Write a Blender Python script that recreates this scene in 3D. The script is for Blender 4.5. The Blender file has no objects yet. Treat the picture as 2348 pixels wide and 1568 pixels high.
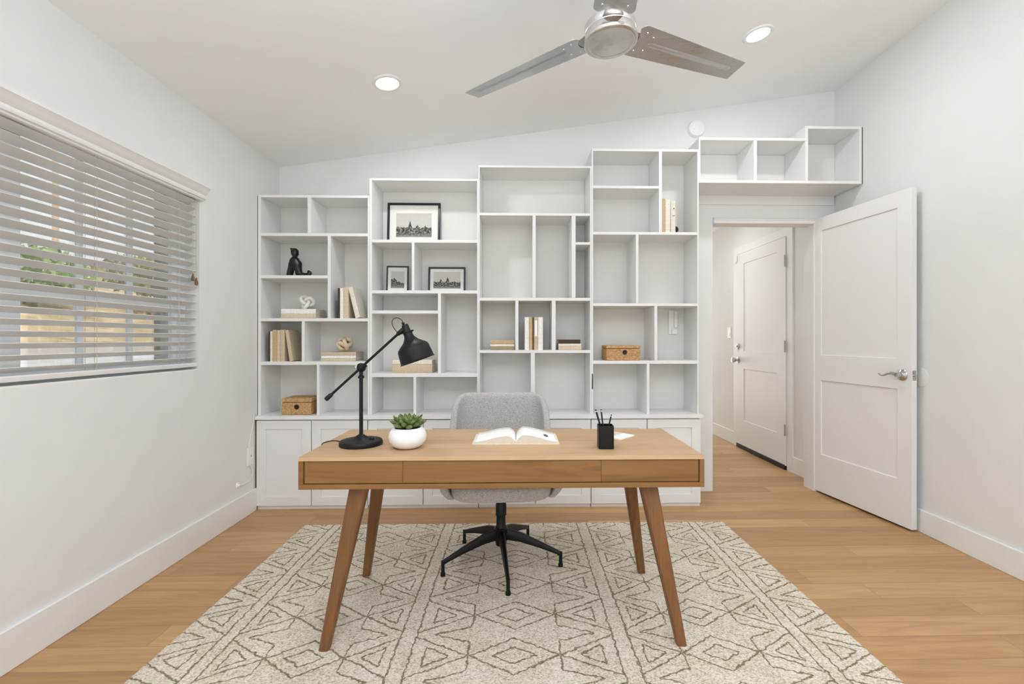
import bpy, bmesh, math, random
from mathutils import Vector, Matrix, Euler
random.seed(7)
C = bpy.context.scene.collection
SC = bpy.context.scene
PI = math.pi
R = math.radians

# ------------------------------------------------------------------ mesh helpers
class MB:
    def __init__(self):
        self.v = []; self.f = []
    def add(self, vs, fs, mt=None):
        o = len(self.v)
        for p in vs:
            p = Vector(p)
            self.v.append(mt @ p if mt is not None else p)
        for f in fs:
            self.f.append([i + o for i in f])
        return self
    def box(self, x0, x1, y0, y1, z0, z1, mt=None):
        vs = [(x0,y0,z0),(x1,y0,z0),(x1,y1,z0),(x0,y1,z0),(x0,y0,z1),(x1,y0,z1),(x1,y1,z1),(x0,y1,z1)]
        return self.add(vs, [(0,3,2,1),(4,5,6,7),(0,1,5,4),(1,2,6,5),(2,3,7,6),(3,0,4,7)], mt)
    def tube(self, pts, rad, n=12, closed=False, flat=1.0, mt=None):
        pts = [Vector(p) for p in pts]
        m = len(pts)
        if not hasattr(rad, '__len__'): rad = [rad] * m
        vs = []; fs = []
        prev = None
        for i in range(m):
            if closed: t = pts[(i+1) % m] - pts[i-1]
            elif i == 0: t = pts[1] - pts[0]
            elif i == m-1: t = pts[-1] - pts[-2]
            else: t = (pts[i+1]-pts[i]).normalized() + (pts[i]-pts[i-1]).normalized()
            t.normalize()
            if prev is None:
                a = Vector((0,0,1)) if abs(t.z) < .9 else Vector((0,1,0))
                u = t.cross(a).normalized()
            else:
                u = (prev - t * prev.dot(t)).normalized()
            w = t.cross(u); prev = u
            for k in range(n):
                an = 2*PI*k/n
                vs.append(pts[i] + (u*math.cos(an) + w*math.sin(an)*flat)*rad[i])
        for i in range(m if closed else m-1):
            j = (i+1) % m
            for k in range(n):
                l = (k+1) % n
                fs.append((i*n+k, i*n+l, j*n+l, j*n+k))
        if not closed:
            fs.append(tuple(range(n-1,-1,-1))); fs.append(tuple((m-1)*n+k for k in range(n)))
        return self.add(vs, fs, mt)
    def lathe(self, prof, n=40, mt=None):
        vs = []; fs = []; idx = []
        for r, z in prof:
            if r <= 1e-6:
                idx.append([len(vs)]); vs.append((0,0,z))
            else:
                idx.append(list(range(len(vs), len(vs)+n)))
                vs += [(r*math.cos(2*PI*k/n), r*math.sin(2*PI*k/n), z) for k in range(n)]
        for a, b in zip(idx, idx[1:]):
            for k in range(n):
                l = (k+1) % n
                if len(a) == 1 and len(b) == 1: continue
                if len(a) == 1: fs.append((a[0], b[l], b[k]))
                elif len(b) == 1: fs.append((a[k], a[l], b[0]))
                else: fs.append((a[k], a[l], b[l], b[k]))
        if len(idx[0]) > 1: fs.append(tuple(reversed(idx[0])))
        if len(idx[-1]) > 1: fs.append(tuple(idx[-1]))
        return self.add(vs, fs, mt)
    def prism(self, poly, a0, a1, axis='z', mt=None):
        """polygon in the two other axes, extruded along axis"""
        n = len(poly)
        def P(p, a):
            return {'z': (p[0],p[1],a), 'y': (p[0],a,p[1]), 'x': (a,p[0],p[1])}[axis]
        vs = [P(p,a0) for p in poly] + [P(p,a1) for p in poly]
        fs = [tuple(range(n-1,-1,-1)), tuple(range(n,2*n))]
        fs += [(i,(i+1)%n,n+(i+1)%n,n+i) for i in range(n)]
        return self.add(vs, fs, mt)
    def ring(self, outer, inner, a0, a1, axis='y', mt=None):
        """rectangular ring: outer/inner = (u0,u1,w0,w1), extruded along axis"""
        def rect(r): return [(r[0],r[2]),(r[1],r[2]),(r[1],r[3]),(r[0],r[3])]
        def P(p, a):
            return {'z': (p[0],p[1],a), 'y': (p[0],a,p[1]), 'x': (a,p[0],p[1])}[axis]
        o, i = rect(outer), rect(inner)
        vs = [P(p,a0) for p in o]+[P(p,a0) for p in i]+[P(p,a1) for p in o]+[P(p,a1) for p in i]
        fs = []
        for k in range(4):
            l = (k+1) % 4
            fs += [(k,l,4+l,4+k),(8+k,12+k,12+l,8+l),(k,8+k,8+l,l),(4+k,4+l,12+l,12+k)]
        return self.add(vs, fs, mt)
    def grid(self, fn, nu, nv, cu=False, mt=None):
        vs = [fn(i/(nu if cu else nu-1), j/(nv-1)) for j in range(nv) for i in range(nu)]
        fs = []
        for j in range(nv-1):
            for i in range(nu if cu else nu-1):
                k = (i+1) % nu
                fs.append((j*nu+i, j*nu+k, (j+1)*nu+k, (j+1)*nu+i))
        return self.add(vs, fs, mt)
    def sphere(self, c, r, n=16, m=10, mt=None, sc=(1,1,1)):
        prof = [(math.sin(PI*i/m), -math.cos(PI*i/m)) for i in range(m+1)]
        prof[0] = (0,-1); prof[-1] = (0,1)
        M = Matrix.Translation(c) @ Matrix.Diagonal((r*sc[0], r*sc[1], r*sc[2], 1))
        if mt is not None: M = mt @ M
        return self.lathe(prof, n, M)
    def build(self, name, mat, parent=None, loc=(0,0,0), bevel=0, seg=2, angle=35, sub=0, remesh=0, rot=None, solid=0):
        me = bpy.data.meshes.new(name)
        me.from_pydata([tuple(p) for p in self.v], [], self.f)
        bm = bmesh.new(); bm.from_mesh(me)
        bmesh.ops.recalc_face_normals(bm, faces=bm.faces)
        bm.to_mesh(me); bm.free()
        for p in me.polygons: p.use_smooth = True
        me.set_sharp_from_angle(angle=R(angle))
        me.materials.append(mat)
        o = bpy.data.objects.new(name, me); C.objects.link(o)
        o.location = loc
        if rot: o.rotation_euler = rot
        if parent: o.parent = parent
        if remesh:
            m = o.modifiers.new('remesh','REMESH'); m.mode='VOXEL'; m.voxel_size=remesh; m.use_smooth_shade=True
            m = o.modifiers.new('smooth','SMOOTH'); m.factor=.6; m.iterations=4
        if solid:
            m = o.modifiers.new('solid','SOLIDIFY'); m.thickness=solid; m.offset=0
        if bevel:
            m = o.modifiers.new('bevel','BEVEL'); m.width=bevel; m.segments=seg; m.limit_method='ANGLE'; m.angle_limit=R(40)
            m.harden_normals = True
        if sub:
            m = o.modifiers.new('sub','SUBSURF'); m.levels=sub; m.render_levels=sub
        return o

def thing(name, label, cat, loc=(0,0,0), group=None, rot=None, kind=None):
    o = bpy.data.objects.new(name, None); C.objects.link(o)
    o.location = loc; o.empty_display_size = .1
    if rot: o.rotation_euler = rot
    if label: o['label'] = label
    if cat: o['category'] = cat
    if group: o['group'] = group
    if kind: o['kind'] = kind
    return o
def tag(o, label, cat, group=None):
    o['label'] = label; o['category'] = cat
    if group: o['group'] = group
    return o
def struct(o):
    o['kind'] = 'structure'; return o
def box(x0,x1,y0,y1,z0,z1): return MB().box(x0,x1,y0,y1,z0,z1)

# ------------------------------------------------------------------ material helpers
def L(c):
    """sRGB 0..255 -> linear"""
    out = []
    for x in c:
        x /= 255.
        out.append(x/12.92 if x <= .04045 else ((x+.055)/1.055)**2.4)
    return tuple(out) + (1,)
class NT:
    def __init__(self, name):
        self.m = bpy.data.materials.new(name); self.m.use_nodes = True
        self.t = self.m.node_tree; self.n = self.t.nodes; self.l = self.t.links
        self.b = self.n['Principled BSDF']
    def node(self, ty, **kw):
        x = self.n.new(ty)
        for k, v in kw.items(): setattr(x, k, v)
        return x
    def set(self, sock, v):
        if v is None: return
        if isinstance(v, bpy.types.NodeSocket): self.l.new(v, sock)
        else: sock.default_value = v
    def math(self, op, a, b=None, c=None, clamp=False):
        x = self.node('ShaderNodeMath', operation=op); x.use_clamp = clamp
        self.set(x.inputs[0], a); self.set(x.inputs[1], b)
        if c is not None: self.set(x.inputs[2], c)
        return x.outputs[0]
    def coord(self, kind='Object', scale=(1,1,1), rot=(0,0,0), loc=(0,0,0)):
        tc = self.node('ShaderNodeTexCoord'); mp = self.node('ShaderNodeMapping')
        mp.inputs['Scale'].default_value = scale; mp.inputs['Rotation'].default_value = rot; mp.inputs['Location'].default_value = loc
        self.l.new(tc.outputs[kind], mp.inputs['Vector'])
        return mp.outputs[0]
    def noise(self, vec, scale, detail=3, rough=.5, dist=0):
        x = self.node('ShaderNodeTexNoise'); self.l.new(vec, x.inputs['Vector'])
        x.inputs['Scale'].default_value = scale; x.inputs['Detail'].default_value = detail
        x.inputs['Roughness'].default_value = rough; x.inputs['Distortion'].default_value = dist
        return x.outputs['Fac']
    def ramp(self, fac, stops):
        x = self.node('ShaderNodeValToRGB'); self.l.new(fac, x.inputs[0])
        e = x.color_ramp.elements
        while len(e) < len(stops): e.new(.5)
        for k, (p, c) in enumerate(stops): e[k].position = p; e[k].color = c
        return x.outputs[0]
    def mix(self, fac, a, b, mode='MIX'):
        x = self.node('ShaderNodeMix', data_type='RGBA', blend_type=mode)
        self.set(x.inputs[0], fac); self.set(x.inputs[6], a); self.set(x.inputs[7], b)
        return x.outputs[2]
    def bump(self, h, strength=.2, dist=.002):
        x = self.node('ShaderNodeBump'); x.inputs['Strength'].default_value = strength; x.inputs['Distance'].default_value = dist
        self.l.new(h, x.inputs['Height']); self.l.new(x.outputs[0], self.b.inputs['Normal'])
    def base(self, c, rough=.5, metal=0, spec=.5):
        self.set(self.b.inputs['Base Color'], c); self.set(self.b.inputs['Roughness'], rough)
        self.b.inputs['Metallic'].default_value = metal; self.b.inputs['Specular IOR Level'].default_value = spec
        return self.m
def plain(name, col, rough=.5, metal=0, ns=40, var=.03, bump=0, bs=300, spec=.5):
    t = NT(name); c = L(col)
    v = t.coord('Object'); n = t.noise(v, ns)
    lo = tuple(x*(1-var) for x in c[:3])+(1,); hi = tuple(min(1,x*(1+var)) for x in c[:3])+(1,)
    col = t.ramp(n, [(.3,lo),(.7,hi)])
    if bump: t.bump(t.noise(v, bs, 2), bump, .001)
    return t.base(col, rough, metal, spec)
def wood(name, dark, mid, light, grain='x', rough=.45, scale=1.0, fine=.25):
    t = NT(name)
    s = {'x': (1.2,14,14), 'y': (14,1.2,14), 'z': (14,14,1.2)}[grain]
    s = tuple(q*scale for q in s)
    sf = {'x': (3,160,160), 'y': (160,3,160), 'z': (160,160,3)}[grain]
    oi = t.node('ShaderNodeObjectInfo')
    def shifted(sc):
        v = t.coord('Object', sc); a = t.node('ShaderNodeVectorMath', operation='ADD')
        t.l.new(v, a.inputs[0]); k = t.math('MULTIPLY', oi.outputs['Random'], 37.0); t.l.new(k, a.inputs[1])
        return a.outputs[0]
    g = t.noise(shifted(s), 1.0, 5, .6, 1.2)
    f = t.noise(shifted(sf), 1.0, 3, .6)
    col = t.ramp(g, [(.25,L(dark)),(.5,L(mid)),(.78,L(light))])
    col = t.mix(t.math('MULTIPLY', t.math('SUBTRACT', .62, f, clamp=True), fine*4, clamp=True), col, L(dark))
    t.bump(f, .08, .0006)
    return t.base(col, rough)

WALL = plain('wall_paint', (228,228,225), .75, ns=6, var=.012, bump=.10, bs=160, spec=.2)
CEIL = plain('ceiling_paint', (240,240,239), .85, ns=5, var=.01, bump=.08, bs=140, spec=.15)
TRIM = plain('trim_paint', (234,234,231), .4, ns=8, var=.008, spec=.4)
CAB  = plain('cabinet_lacquer', (231,231,229), .42, ns=8, var=.008, spec=.4)
CABB = plain('cabinet_back', (226,225,220), .6, ns=8, var=.012, spec=.3)
DOORP= plain('door_paint', (232,231,229), .38, ns=8, var=.006, spec=.4)
PLAST= plain('white_plastic', (236,236,233), .35, ns=30, var=.01)
VINYL= plain('window_vinyl', (224,227,228), .4, ns=20, var=.02)
SLAT = plain('blind_slat', (224,222,218), .45, ns=12, var=.02)
SLAT2= plain('blind_rail', (229,228,225), .4, ns=12, var=.02)
CORD = plain('blind_cord', (190,180,165), .7)
TASS = plain('tassel_wood', (120,92,62), .5, ns=60, var=.2)
BLACK= plain('black_metal', (20,20,21), .46, ns=80, var=.1, bump=.05, bs=500, spec=.3)
BLACK2=plain('black_base', (12,12,12), .4, ns=80, var=.1, spec=.3)
GRIP = plain('black_rubber', (22,22,22), .6)
INK  = plain('black_ceramic', (17,16,16), .32, ns=60, var=.3, bump=.15, bs=60)
FRAME= plain('black_frame', (26,23,22), .35)
PAPER= plain('paper', (243,241,236), .7, ns=50, var=.01)
PAGES= plain('page_edges', (214,203,188), .8, ns=200, var=.08)
MATB = plain('mat_board', (238,236,230), .8, ns=30, var=.01)
POT  = plain('white_ceramic', (240,240,240), .35, ns=30, var=.005, bump=.04, bs=200)
SOIL = plain('soil', (60,45,35), .9, ns=200, var=.4, bump=.8, bs=200)
CHROME=plain('chrome', (200,200,202), .14, 1, ns=30, var=.02)
NICK = plain('nickel', (190,188,184), .22, 1, ns=30, var=.03)
DARKM= plain('dark_metal', (58,52,48), .4, .8)
RUBB = plain('door_sweep', (26,26,27), .6)
KNOTW= plain('white_knot', (240,238,233), .5, ns=40, var=.02)
KNOTB= plain('bone_knot', (216,198,170), .55, ns=60, var=.12)
CONC = plain('concrete', (204,200,196), .9, ns=3, var=.05)
STUC = plain('stucco', (150,146,140), .95, ns=60, var=.12, bump=.5, bs=60)
PITCH= plain('cup_interior', (14,14,14), .6)

def brushed(name, col, rough, axis):
    t = NT(name)
    s = {'x': (2,260,260), 'r': (60,60,60)}[axis]
    n = t.noise(t.coord('Object', s), 1.0, 3, .6)
    c = L(col)
    cc = t.ramp(n, [(.3, tuple(q*.86 for q in c[:3])+(1,)), (.7, c)])
    r = t.math('MULTIPLY_ADD', n, .16, rough-.08)
    m = t.base(cc, r, 1)
    t.b.inputs['Anisotropic'].default_value = .8
    if axis == 'r':
        tg = t.node('ShaderNodeTangent', direction_type='RADIAL', axis='Z'); t.l.new(tg.outputs[0], t.b.inputs['Tangent'])
    return m
BLADE = brushed('brushed_blade', (206,207,208), .30, 'x')
HUBM  = brushed('spun_nickel', (222,220,217), .24, 'r')
BRONZE= plain('nickel_bracket', (160,154,148), .2, 1)

def fabric():
    t = NT('grey_tweed'); v = t.coord('Object')
    n = t.noise(v, 420, 2, .6); n2 = t.noise(v, 60, 3)
    k = t.math('ADD', t.math('MULTIPLY', n, .92), t.math('MULTIPLY', n2, .08))
    col = t.ramp(k, [(.36,L((142,138,134))),(.5,L((182,179,175))),(.64,L((208,205,201)))])
    t.bump(n, .5, .0015)
    m = t.base(col, .95, 0, .1)
    t.b.inputs['Sheen Weight'].default_value = .15
    return m
FABRIC = fabric()
FABRIC2 = plain('dark_seam', (70,66,63), .95)
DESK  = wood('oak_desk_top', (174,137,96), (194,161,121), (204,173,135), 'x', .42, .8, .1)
DESK_SHADE = wood('oak_desk_shaded', (104,69,32), (133,93,46), (147,107,57), 'x', .45, 1.0, .2)  # same oak as the top, darkened to put the front's shade into the colour
LEG_SHADE  = wood('oak_leg_shaded', (90,54,25), (120,79,39), (137,93,51), 'z', .45, 1.0, .3)  # leg oak darkened as well, shade put into the colour

def floor_mat():
    t = NT('oak_planks')
    tc = t.node('ShaderNodeTexCoord'); sp = t.node('ShaderNodeSeparateXYZ'); t.l.new(tc.outputs['Object'], sp.inputs[0])
    x, y = sp.outputs[0], sp.outputs[1]
    W, LEN = .1265, 1.35
    yr = t.math('DIVIDE', t.math('ADD', y, 20.037), W)
    row = t.math('FLOOR', yr); fy = t.math('FRACT', yr)
    wn = t.node('ShaderNodeTexWhiteNoise', noise_dimensions='1D'); t.l.new(row, wn.inputs['W'])
    xr = t.math('ADD', t.math('DIVIDE', x, LEN), t.math('MULTIPLY', wn.outputs['Value'], 7.3))
    col = t.math('FLOOR', xr); fx = t.math('FRACT', xr)
    cb = t.node('ShaderNodeCombineXYZ'); t.l.new(row, cb.inputs[0]); t.l.new(col, cb.inputs[1])
    w2 = t.node('ShaderNodeTexWhiteNoise', noise_dimensions='2D'); t.l.new(cb.outputs[0], w2.inputs['Vector'])
    rnd = w2.outputs['Value']
    # grain coordinates shifted per plank
    g = t.node('ShaderNodeCombineXYZ')
    t.l.new(t.math('MULTIPLY_ADD', x, 1.3, t.math('MULTIPLY', rnd, 40)), g.inputs[0])
    t.l.new(t.math('MULTIPLY_ADD', y, 15, t.math('MULTIPLY', rnd, 90)), g.inputs[1])
    gr = t.noise(g.outputs[0], 1.0, 6, .62, 1.6)
    g2 = t.node('ShaderNodeCombineXYZ')
    t.l.new(t.math('MULTIPLY_ADD', x, 7, t.math('MULTIPLY', rnd, 70)), g2.inputs[0])
    t.l.new(t.math('MULTIPLY', y, 170), g2.inputs[1])
    fi = t.noise(g2.outputs[0], 1.0, 4, .65, .6)
    base = t.ramp(gr, [(.25,L((172,132,87))),(.5,L((195,156,107))),(.8,L((205,169,121)))])
    tint = t.ramp(rnd, [(0,L((206,192,176))),(.5,L((234,224,212))),(1,L((255,250,242)))])
    c = t.mix(.75, base, tint, 'MULTIPLY')
    streak = t.math('MULTIPLY', t.math('SUBTRACT', .45, fi, clamp=True), 4.0, clamp=True)
    c = t.mix(t.math('MULTIPLY', streak, .5), c, L((120,80,46)))
    # seams
    ey = t.math('MULTIPLY', t.math('SUBTRACT', .5, t.math('ABSOLUTE', t.math('SUBTRACT', fy, .5))), W)
    ex = t.math('MULTIPLY', t.math('SUBTRACT', .5, t.math('ABSOLUTE', t.math('SUBTRACT', fx, .5))), LEN)
    e = t.math('MINIMUM', ex, ey)
    seam = t.math('LESS_THAN', e, .0011)
    c = t.mix(t.math('MULTIPLY', seam, .55), c, L((96,64,38)))
    h = t.math('SUBTRACT', t.math('MULTIPLY', fi, .3), seam)
    t.bump(h, .12, .001)
    return t.base(c, t.math('MULTIPLY_ADD', fi, .12, .27), 0, .5)
FLOOR = floor_mat()

def rug_mat():
    t = NT('woven_wool')
    tc = t.node('ShaderNodeTexCoord')
    v0 = tc.outputs['Object']
    sp = t.node('ShaderNodeSeparateXYZ'); t.l.new(v0, sp.inputs[0])
    wob1 = t.noise(v0, 45, 2); ofs = t.node('ShaderNodeVectorMath', operation='ADD'); t.l.new(v0, ofs.inputs[0]); ofs.inputs[1].default_value = (7,3,1)
    wob2 = t.noise(ofs.outputs[0], 45, 2)
    M = t.math
    x = M('ADD', sp.outputs[0], M('MULTIPLY', M('SUBTRACT', wob1, .5), .022))
    y = M('ADD', sp.outputs[1], M('MULTIPLY', M('SUBTRACT', wob2, .5), .022))
    ax = M('ABSOLUTE', x)
    def sel(cond, a, b):   # cond ? a : b
        return M('ADD', M('MULTIPLY', cond, a), M('MULTIPLY', M('SUBTRACT', 1.0, cond), b))
    c1 = M('LESS_THAN', ax, .40); c2 = M('LESS_THAN', ax, 1.085)
    q2 = M('MULTIPLY', M('ABSOLUTE', M('SUBTRACT', ax, .745)), 1.17)
    q3 = M('ABSOLUTE', M('SUBTRACT', ax, 1.475))
    q = sel(c1, ax, sel(c2, q2, q3))
    PER = .24
    p = M('MULTIPLY', M('SUBTRACT', M('FRACT', M('DIVIDE', M('ADD', y, 12.0 + RUGPH), PER)), .5), PER)
    ay = M('ABSOLUTE', p)
    def pen(cond): return M('MULTIPLY', M('SUBTRACT', 1.0, cond), 1.0)
    def diamond(a, b):
        k = 1/math.sqrt(1/a**2+1/b**2)
        return M('MULTIPLY', M('ABSOLUTE', M('SUBTRACT', M('ADD', M('DIVIDE', q, a), M('DIVIDE', ay, b)), 1.0)), k)
    def seg(x0, y0, x1, y1):
        dx, dy = x1-x0, y1-y0; ln = math.hypot(dx, dy)
        d = M('DIVIDE', M('ABSOLUTE', M('SUBTRACT', M('MULTIPLY', M('SUBTRACT', q, x0), dy), M('MULTIPLY', M('SUBTRACT', ay, y0), dx))), ln)
        return M('ADD', d, pen(M('MULTIPLY', M('GREATER_THAN', q, x0), M('LESS_THAN', q, x1))))
    def vert(x0, y1):
        return M('ADD', M('ABSOLUTE', M('SUBTRACT', q, x0)), pen(M('LESS_THAN', ay, y1)))
    ds = [diamond(.160,.094), diamond(.076,.043), seg(.166,0,.372,.107), seg(.235,0,.322,.05), vert(.322,.05),
          vert(.166,.072), seg(.166,.074,.305,.12)]
    for b in (.372, .432, 1.058, 1.108):
        ds.append(M('ABSOLUTE', M('SUBTRACT', ax, b)))
    d = ds[0]
    for k in ds[1:]: d = M('MINIMUM', d, k)
    dash = t.noise(v0, 130, 2, .6)
    wid = M('MULTIPLY_ADD', dash, .0095, -.0004)
    line = M('MULTIPLY', M('SUBTRACT', wid, d), 420.0, clamp=True)
    ms = t.node('ShaderNodeMapping'); ms.inputs['Scale'].default_value = (120,165,120); t.l.new(v0, ms.inputs['Vector'])
    pile = t.noise(ms.outputs[0], 1.0, 3, .6); big = t.noise(v0, 9, 3)
    k = M('ADD', M('MULTIPLY', pile, .82), M('MULTIPLY', big, .18))
    col = t.ramp(k, [(.34,L((170,154,130))),(.47,L((212,200,181))),(.62,L((234,226,212)))])
    dk = t.ramp(pile, [(.3,L((104,88,66))),(.7,L((150,132,104)))])
    col = t.mix(M('MULTIPLY', line, .88), col, dk)
    hh = M('SUBTRACT', pile, M('MULTIPLY', line, .5))
    t.bump(hh, .9, .004)
    return t.base(col, .98, 0, .05)
RUGPH = 0.0

def woven(name):
    t = NT(name); v = t.coord('Object', (1,1,1))
    w1 = t.noise(t.coord('Object', (60,60,340)), 1.0, 2); w2 = t.noise(t.coord('Object', (340,340,60)), 1.0, 2)
    k = t.math('ADD', t.math('MULTIPLY', w1, .55), t.math('MULTIPLY', w2, .45))
    col = t.ramp(k, [(.35,L((146,108,66))),(.5,L((190,150,104))),(.65,L((214,180,136)))])
    t.bump(k, .6, .002)
    return t.base(col, .8, 0, .2)
WOVEN = woven('woven_seagrass')

def print_mat(name, seed, horizon, trees, slope=0):
    """a black and white landscape photograph"""
    t = NT(name); M = t.math
    tc = t.node('ShaderNodeTexCoord'); sp = t.node('ShaderNodeSeparateXYZ'); t.l.new(tc.outputs['Generated'], sp.inputs[0])
    x, z = sp.outputs[0], sp.outputs[2]
    mp = t.node('ShaderNodeMapping'); mp.inputs['Scale'].default_value = (9,1,0); mp.inputs['Location'].default_value = (seed,seed,0)
    t.l.new(tc.outputs['Generated'], mp.inputs['Vector'])
    ridge = t.noise(mp.outputs[0], 1.0, 4, .7)
    h = M('ADD', M('MULTIPLY_ADD', ridge, .3, horizon-.15), M('MULTIPLY', x, slope))
    for x0, hh, w in trees:
        tri = M('MULTIPLY', M('SUBTRACT', 1.0, M('DIVIDE', M('ABSOLUTE', M('SUBTRACT', x, x0)), w), clamp=True), hh)
        h = M('MAXIMUM', h, M('ADD', tri, M('MULTIPLY', M('GREATER_THAN', tri, .001), horizon-.08)))
    mask = M('MULTIPLY', M('SUBTRACT', h, z), 30.0, clamp=True)
    m2 = t.node('ShaderNodeMapping'); m2.inputs['Scale'].default_value = (16,1,12); m2.inputs['Location'].default_value = (seed*3,0,seed)
    t.l.new(tc.outputs['Generated'], m2.inputs['Vector'])
    tex = t.noise(m2.outputs[0], 1.0, 4, .7)
    sky = t.ramp(tex, [(.2,L((196,192,186))),(.8,L((212,208,203)))])
    land = t.ramp(tex, [(.38,L((38,36,34))),(.5,L((92,90,86))),(.66,L((196,192,184)))])
    near = t.ramp(z, [(0,L((170,166,158))),(.16,L((120,117,110)))])
    land = t.mix(M('MULTIPLY', M('SUBTRACT', .22, z, clamp=True), 3.5, clamp=True), land, near)
    return t.base(t.mix(mask, sky, land), .6, 0, .2)

def leaf_mat():
    t = NT('succulent_leaf'); v = t.coord('Object')
    n = t.noise(v, 60, 3)
    col = t.ramp(n, [(.3,L((62,80,38))),(.52,L((108,128,66))),(.75,L((164,176,114)))])
    return t.base(col, .45, 0, .4)
LEAF = leaf_mat()

def glass_mat():
    t = NT('window_glass'); t.n.remove(t.b)
    tr = t.node('ShaderNodeBsdfTransparent'); gl = t.node('ShaderNodeBsdfGlossy'); gl.inputs['Roughness'].default_value = .02
    tr.inputs[0].default_value = (.97,.98,.98,1)
    fr = t.node('ShaderNodeFresnel'); fr.inputs[0].default_value = 1.45
    mx = t.node('ShaderNodeMixShader'); t.l.new(t.math('MULTIPLY', fr.outputs[0], .6), mx.inputs[0])
    t.l.new(tr.outputs[0], mx.inputs[1]); t.l.new(gl.outputs[0], mx.inputs[2])
    t.l.new(mx.outputs[0], t.n['Material Output'].inputs[0])
    return t.m
GLASS = glass_mat()
def emit(name, col, s):
    t = NT(name); t.base(col, .5)
    t.b.inputs['Emission Color'].default_value = col; t.b.inputs['Emission Strength'].default_value = s
    return t.m
LENS = emit('lit_lens', (1,.985,.95,1), 6.0)

# ------------------------------------------------------------------ room dimensions
XL, XR, YB, YR = -1.757, 2.393, 3.395, -3.0        # left, right, back wall, rear wall
def ceil_z(x): return 2.405 + .1472*(x-XL)
HX = 2.36                                           # right wall of the hall
OX0, OX1, OZ = 1.464, 2.225, 2.010                  # door opening
WY0, WY1, WZ0, WZ1 = .70, 2.553, .972, 1.962        # window opening in the left wall

struct(MB().prism([(XL-.13,YR-.12),(XR+.12,YR-.12),(XR+.12,7.6),(XL-.13,7.6)], -.06, 0).build('floor', FLOOR))
struct(MB().prism([(XL-.13,ceil_z(XL-.13)),(XR+.12,ceil_z(XR+.12)),(XR+.12,ceil_z(XR)+.14),(XL-.13,ceil_z(XL)+.14)], YR-.12, YB+.11, 'y').build('ceiling', CEIL))
struct(MB().ring((YR-.12,YB+.11,0,ceil_z(XL)+.02), (WY0,WY1,WZ0,WZ1), XL-.13, XL, 'x').build('wall_left', WALL))
struct(MB().prism([(XL-.05,0),(OX0,0),(OX0,OZ),(OX1,OZ),(OX1,0),(XR+.05,0),(XR+.05,ceil_z(XR)+.02),(XL-.05,ceil_z(XL)+.02)], YB, YB+.105, 'y').build('wall_back', WALL))
struct(box(XR, XR+.1, YR-.12, YB+.06, 0, ceil_z(XR)+.03).build('wall_right', WALL))
# rear wall behind the camera, with a wide opening made up to let light in
RX0, RX1, RZ1 = -1.35, 1.95, 2.15
struct(MB().prism([(XL-.05,0),(RX0,0),(RX0,RZ1),(RX1,RZ1),(RX1,0),(XR+.05,0),(XR+.05,ceil_z(XR)+.02),(XL-.05,ceil_z(XL)+.02)], YR-.12, YR, 'y').build('wall_rear', WALL))
# hall
struct(box(HX, HX+.1, YB+.105, 7.5, 0, 2.5).build('wall_hall_right', WALL))
struct(box(1.0, 1.1, YB+.105, 7.5, 0, 2.5).build('wall_hall_left', WALL))
struct(box(1.0, HX+.1, YB+.105, 7.6, 2.44, 2.54).build('wall_hall_top', CEIL))
struct(MB().prism([(1.0,0),(1.25,0),(1.25,2.1),(2.15,2.1),(2.15,0),(HX+.1,0),(HX+.1,2.5),(1.0,2.5)], 7.5, 7.6, 'y').build('wall_hall_end', WALL))

def baseboard(name, x0,x1,y0,y1,h):
    return struct(box(x0,x1,y0,y1,0,h).build(name, TRIM, bevel=.003))
baseboard('baseboard_left', XL, XL+.014, YR, 3.083, .147)
baseboard('baseboard_right', XR-.014, XR, YR, YB, .134)
baseboard('baseboard_hall', HX-.014, HX, YB+.105, 3.842, .138)
baseboard('baseboard_hall_far', HX-.014, HX, 4.905, 7.5, .138)
# moulded head casing over the door opening, jambs
struct(MB().prism([(3.395,2.008),(3.374,2.008),(3.374,2.030),(3.368,2.033),(3.368,2.040),(3.378,2.046),(3.382,2.052),(3.395,2.052)], OX0, 2.285, 'x').build('trim_1', TRIM, bevel=.0015))
struct(box(OX1, 2.300, 3.376, 3.395, 0, 2.008).build('trim_2', TRIM, bevel=.002))
# casing round the hall door
struct(box(HX-.016, HX, 3.844, 3.926, 0, 2.12).build('trim_3', TRIM, bevel=.002))
struct(box(HX-.016, HX, 4.822, 4.905, 0, 2.12).build('trim_4', TRIM, bevel=.002))
struct(box(HX-.016, HX, 3.926, 4.822, 2.042, 2.12).build('trim_5', TRIM, bevel=.002))
# the ledge strip on the back wall under the overhead shelf
struct(box(1.262, 2.385, 3.383, 3.395, 2.149, 2.218).build('trim_6', WALL, bevel=.002))

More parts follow.
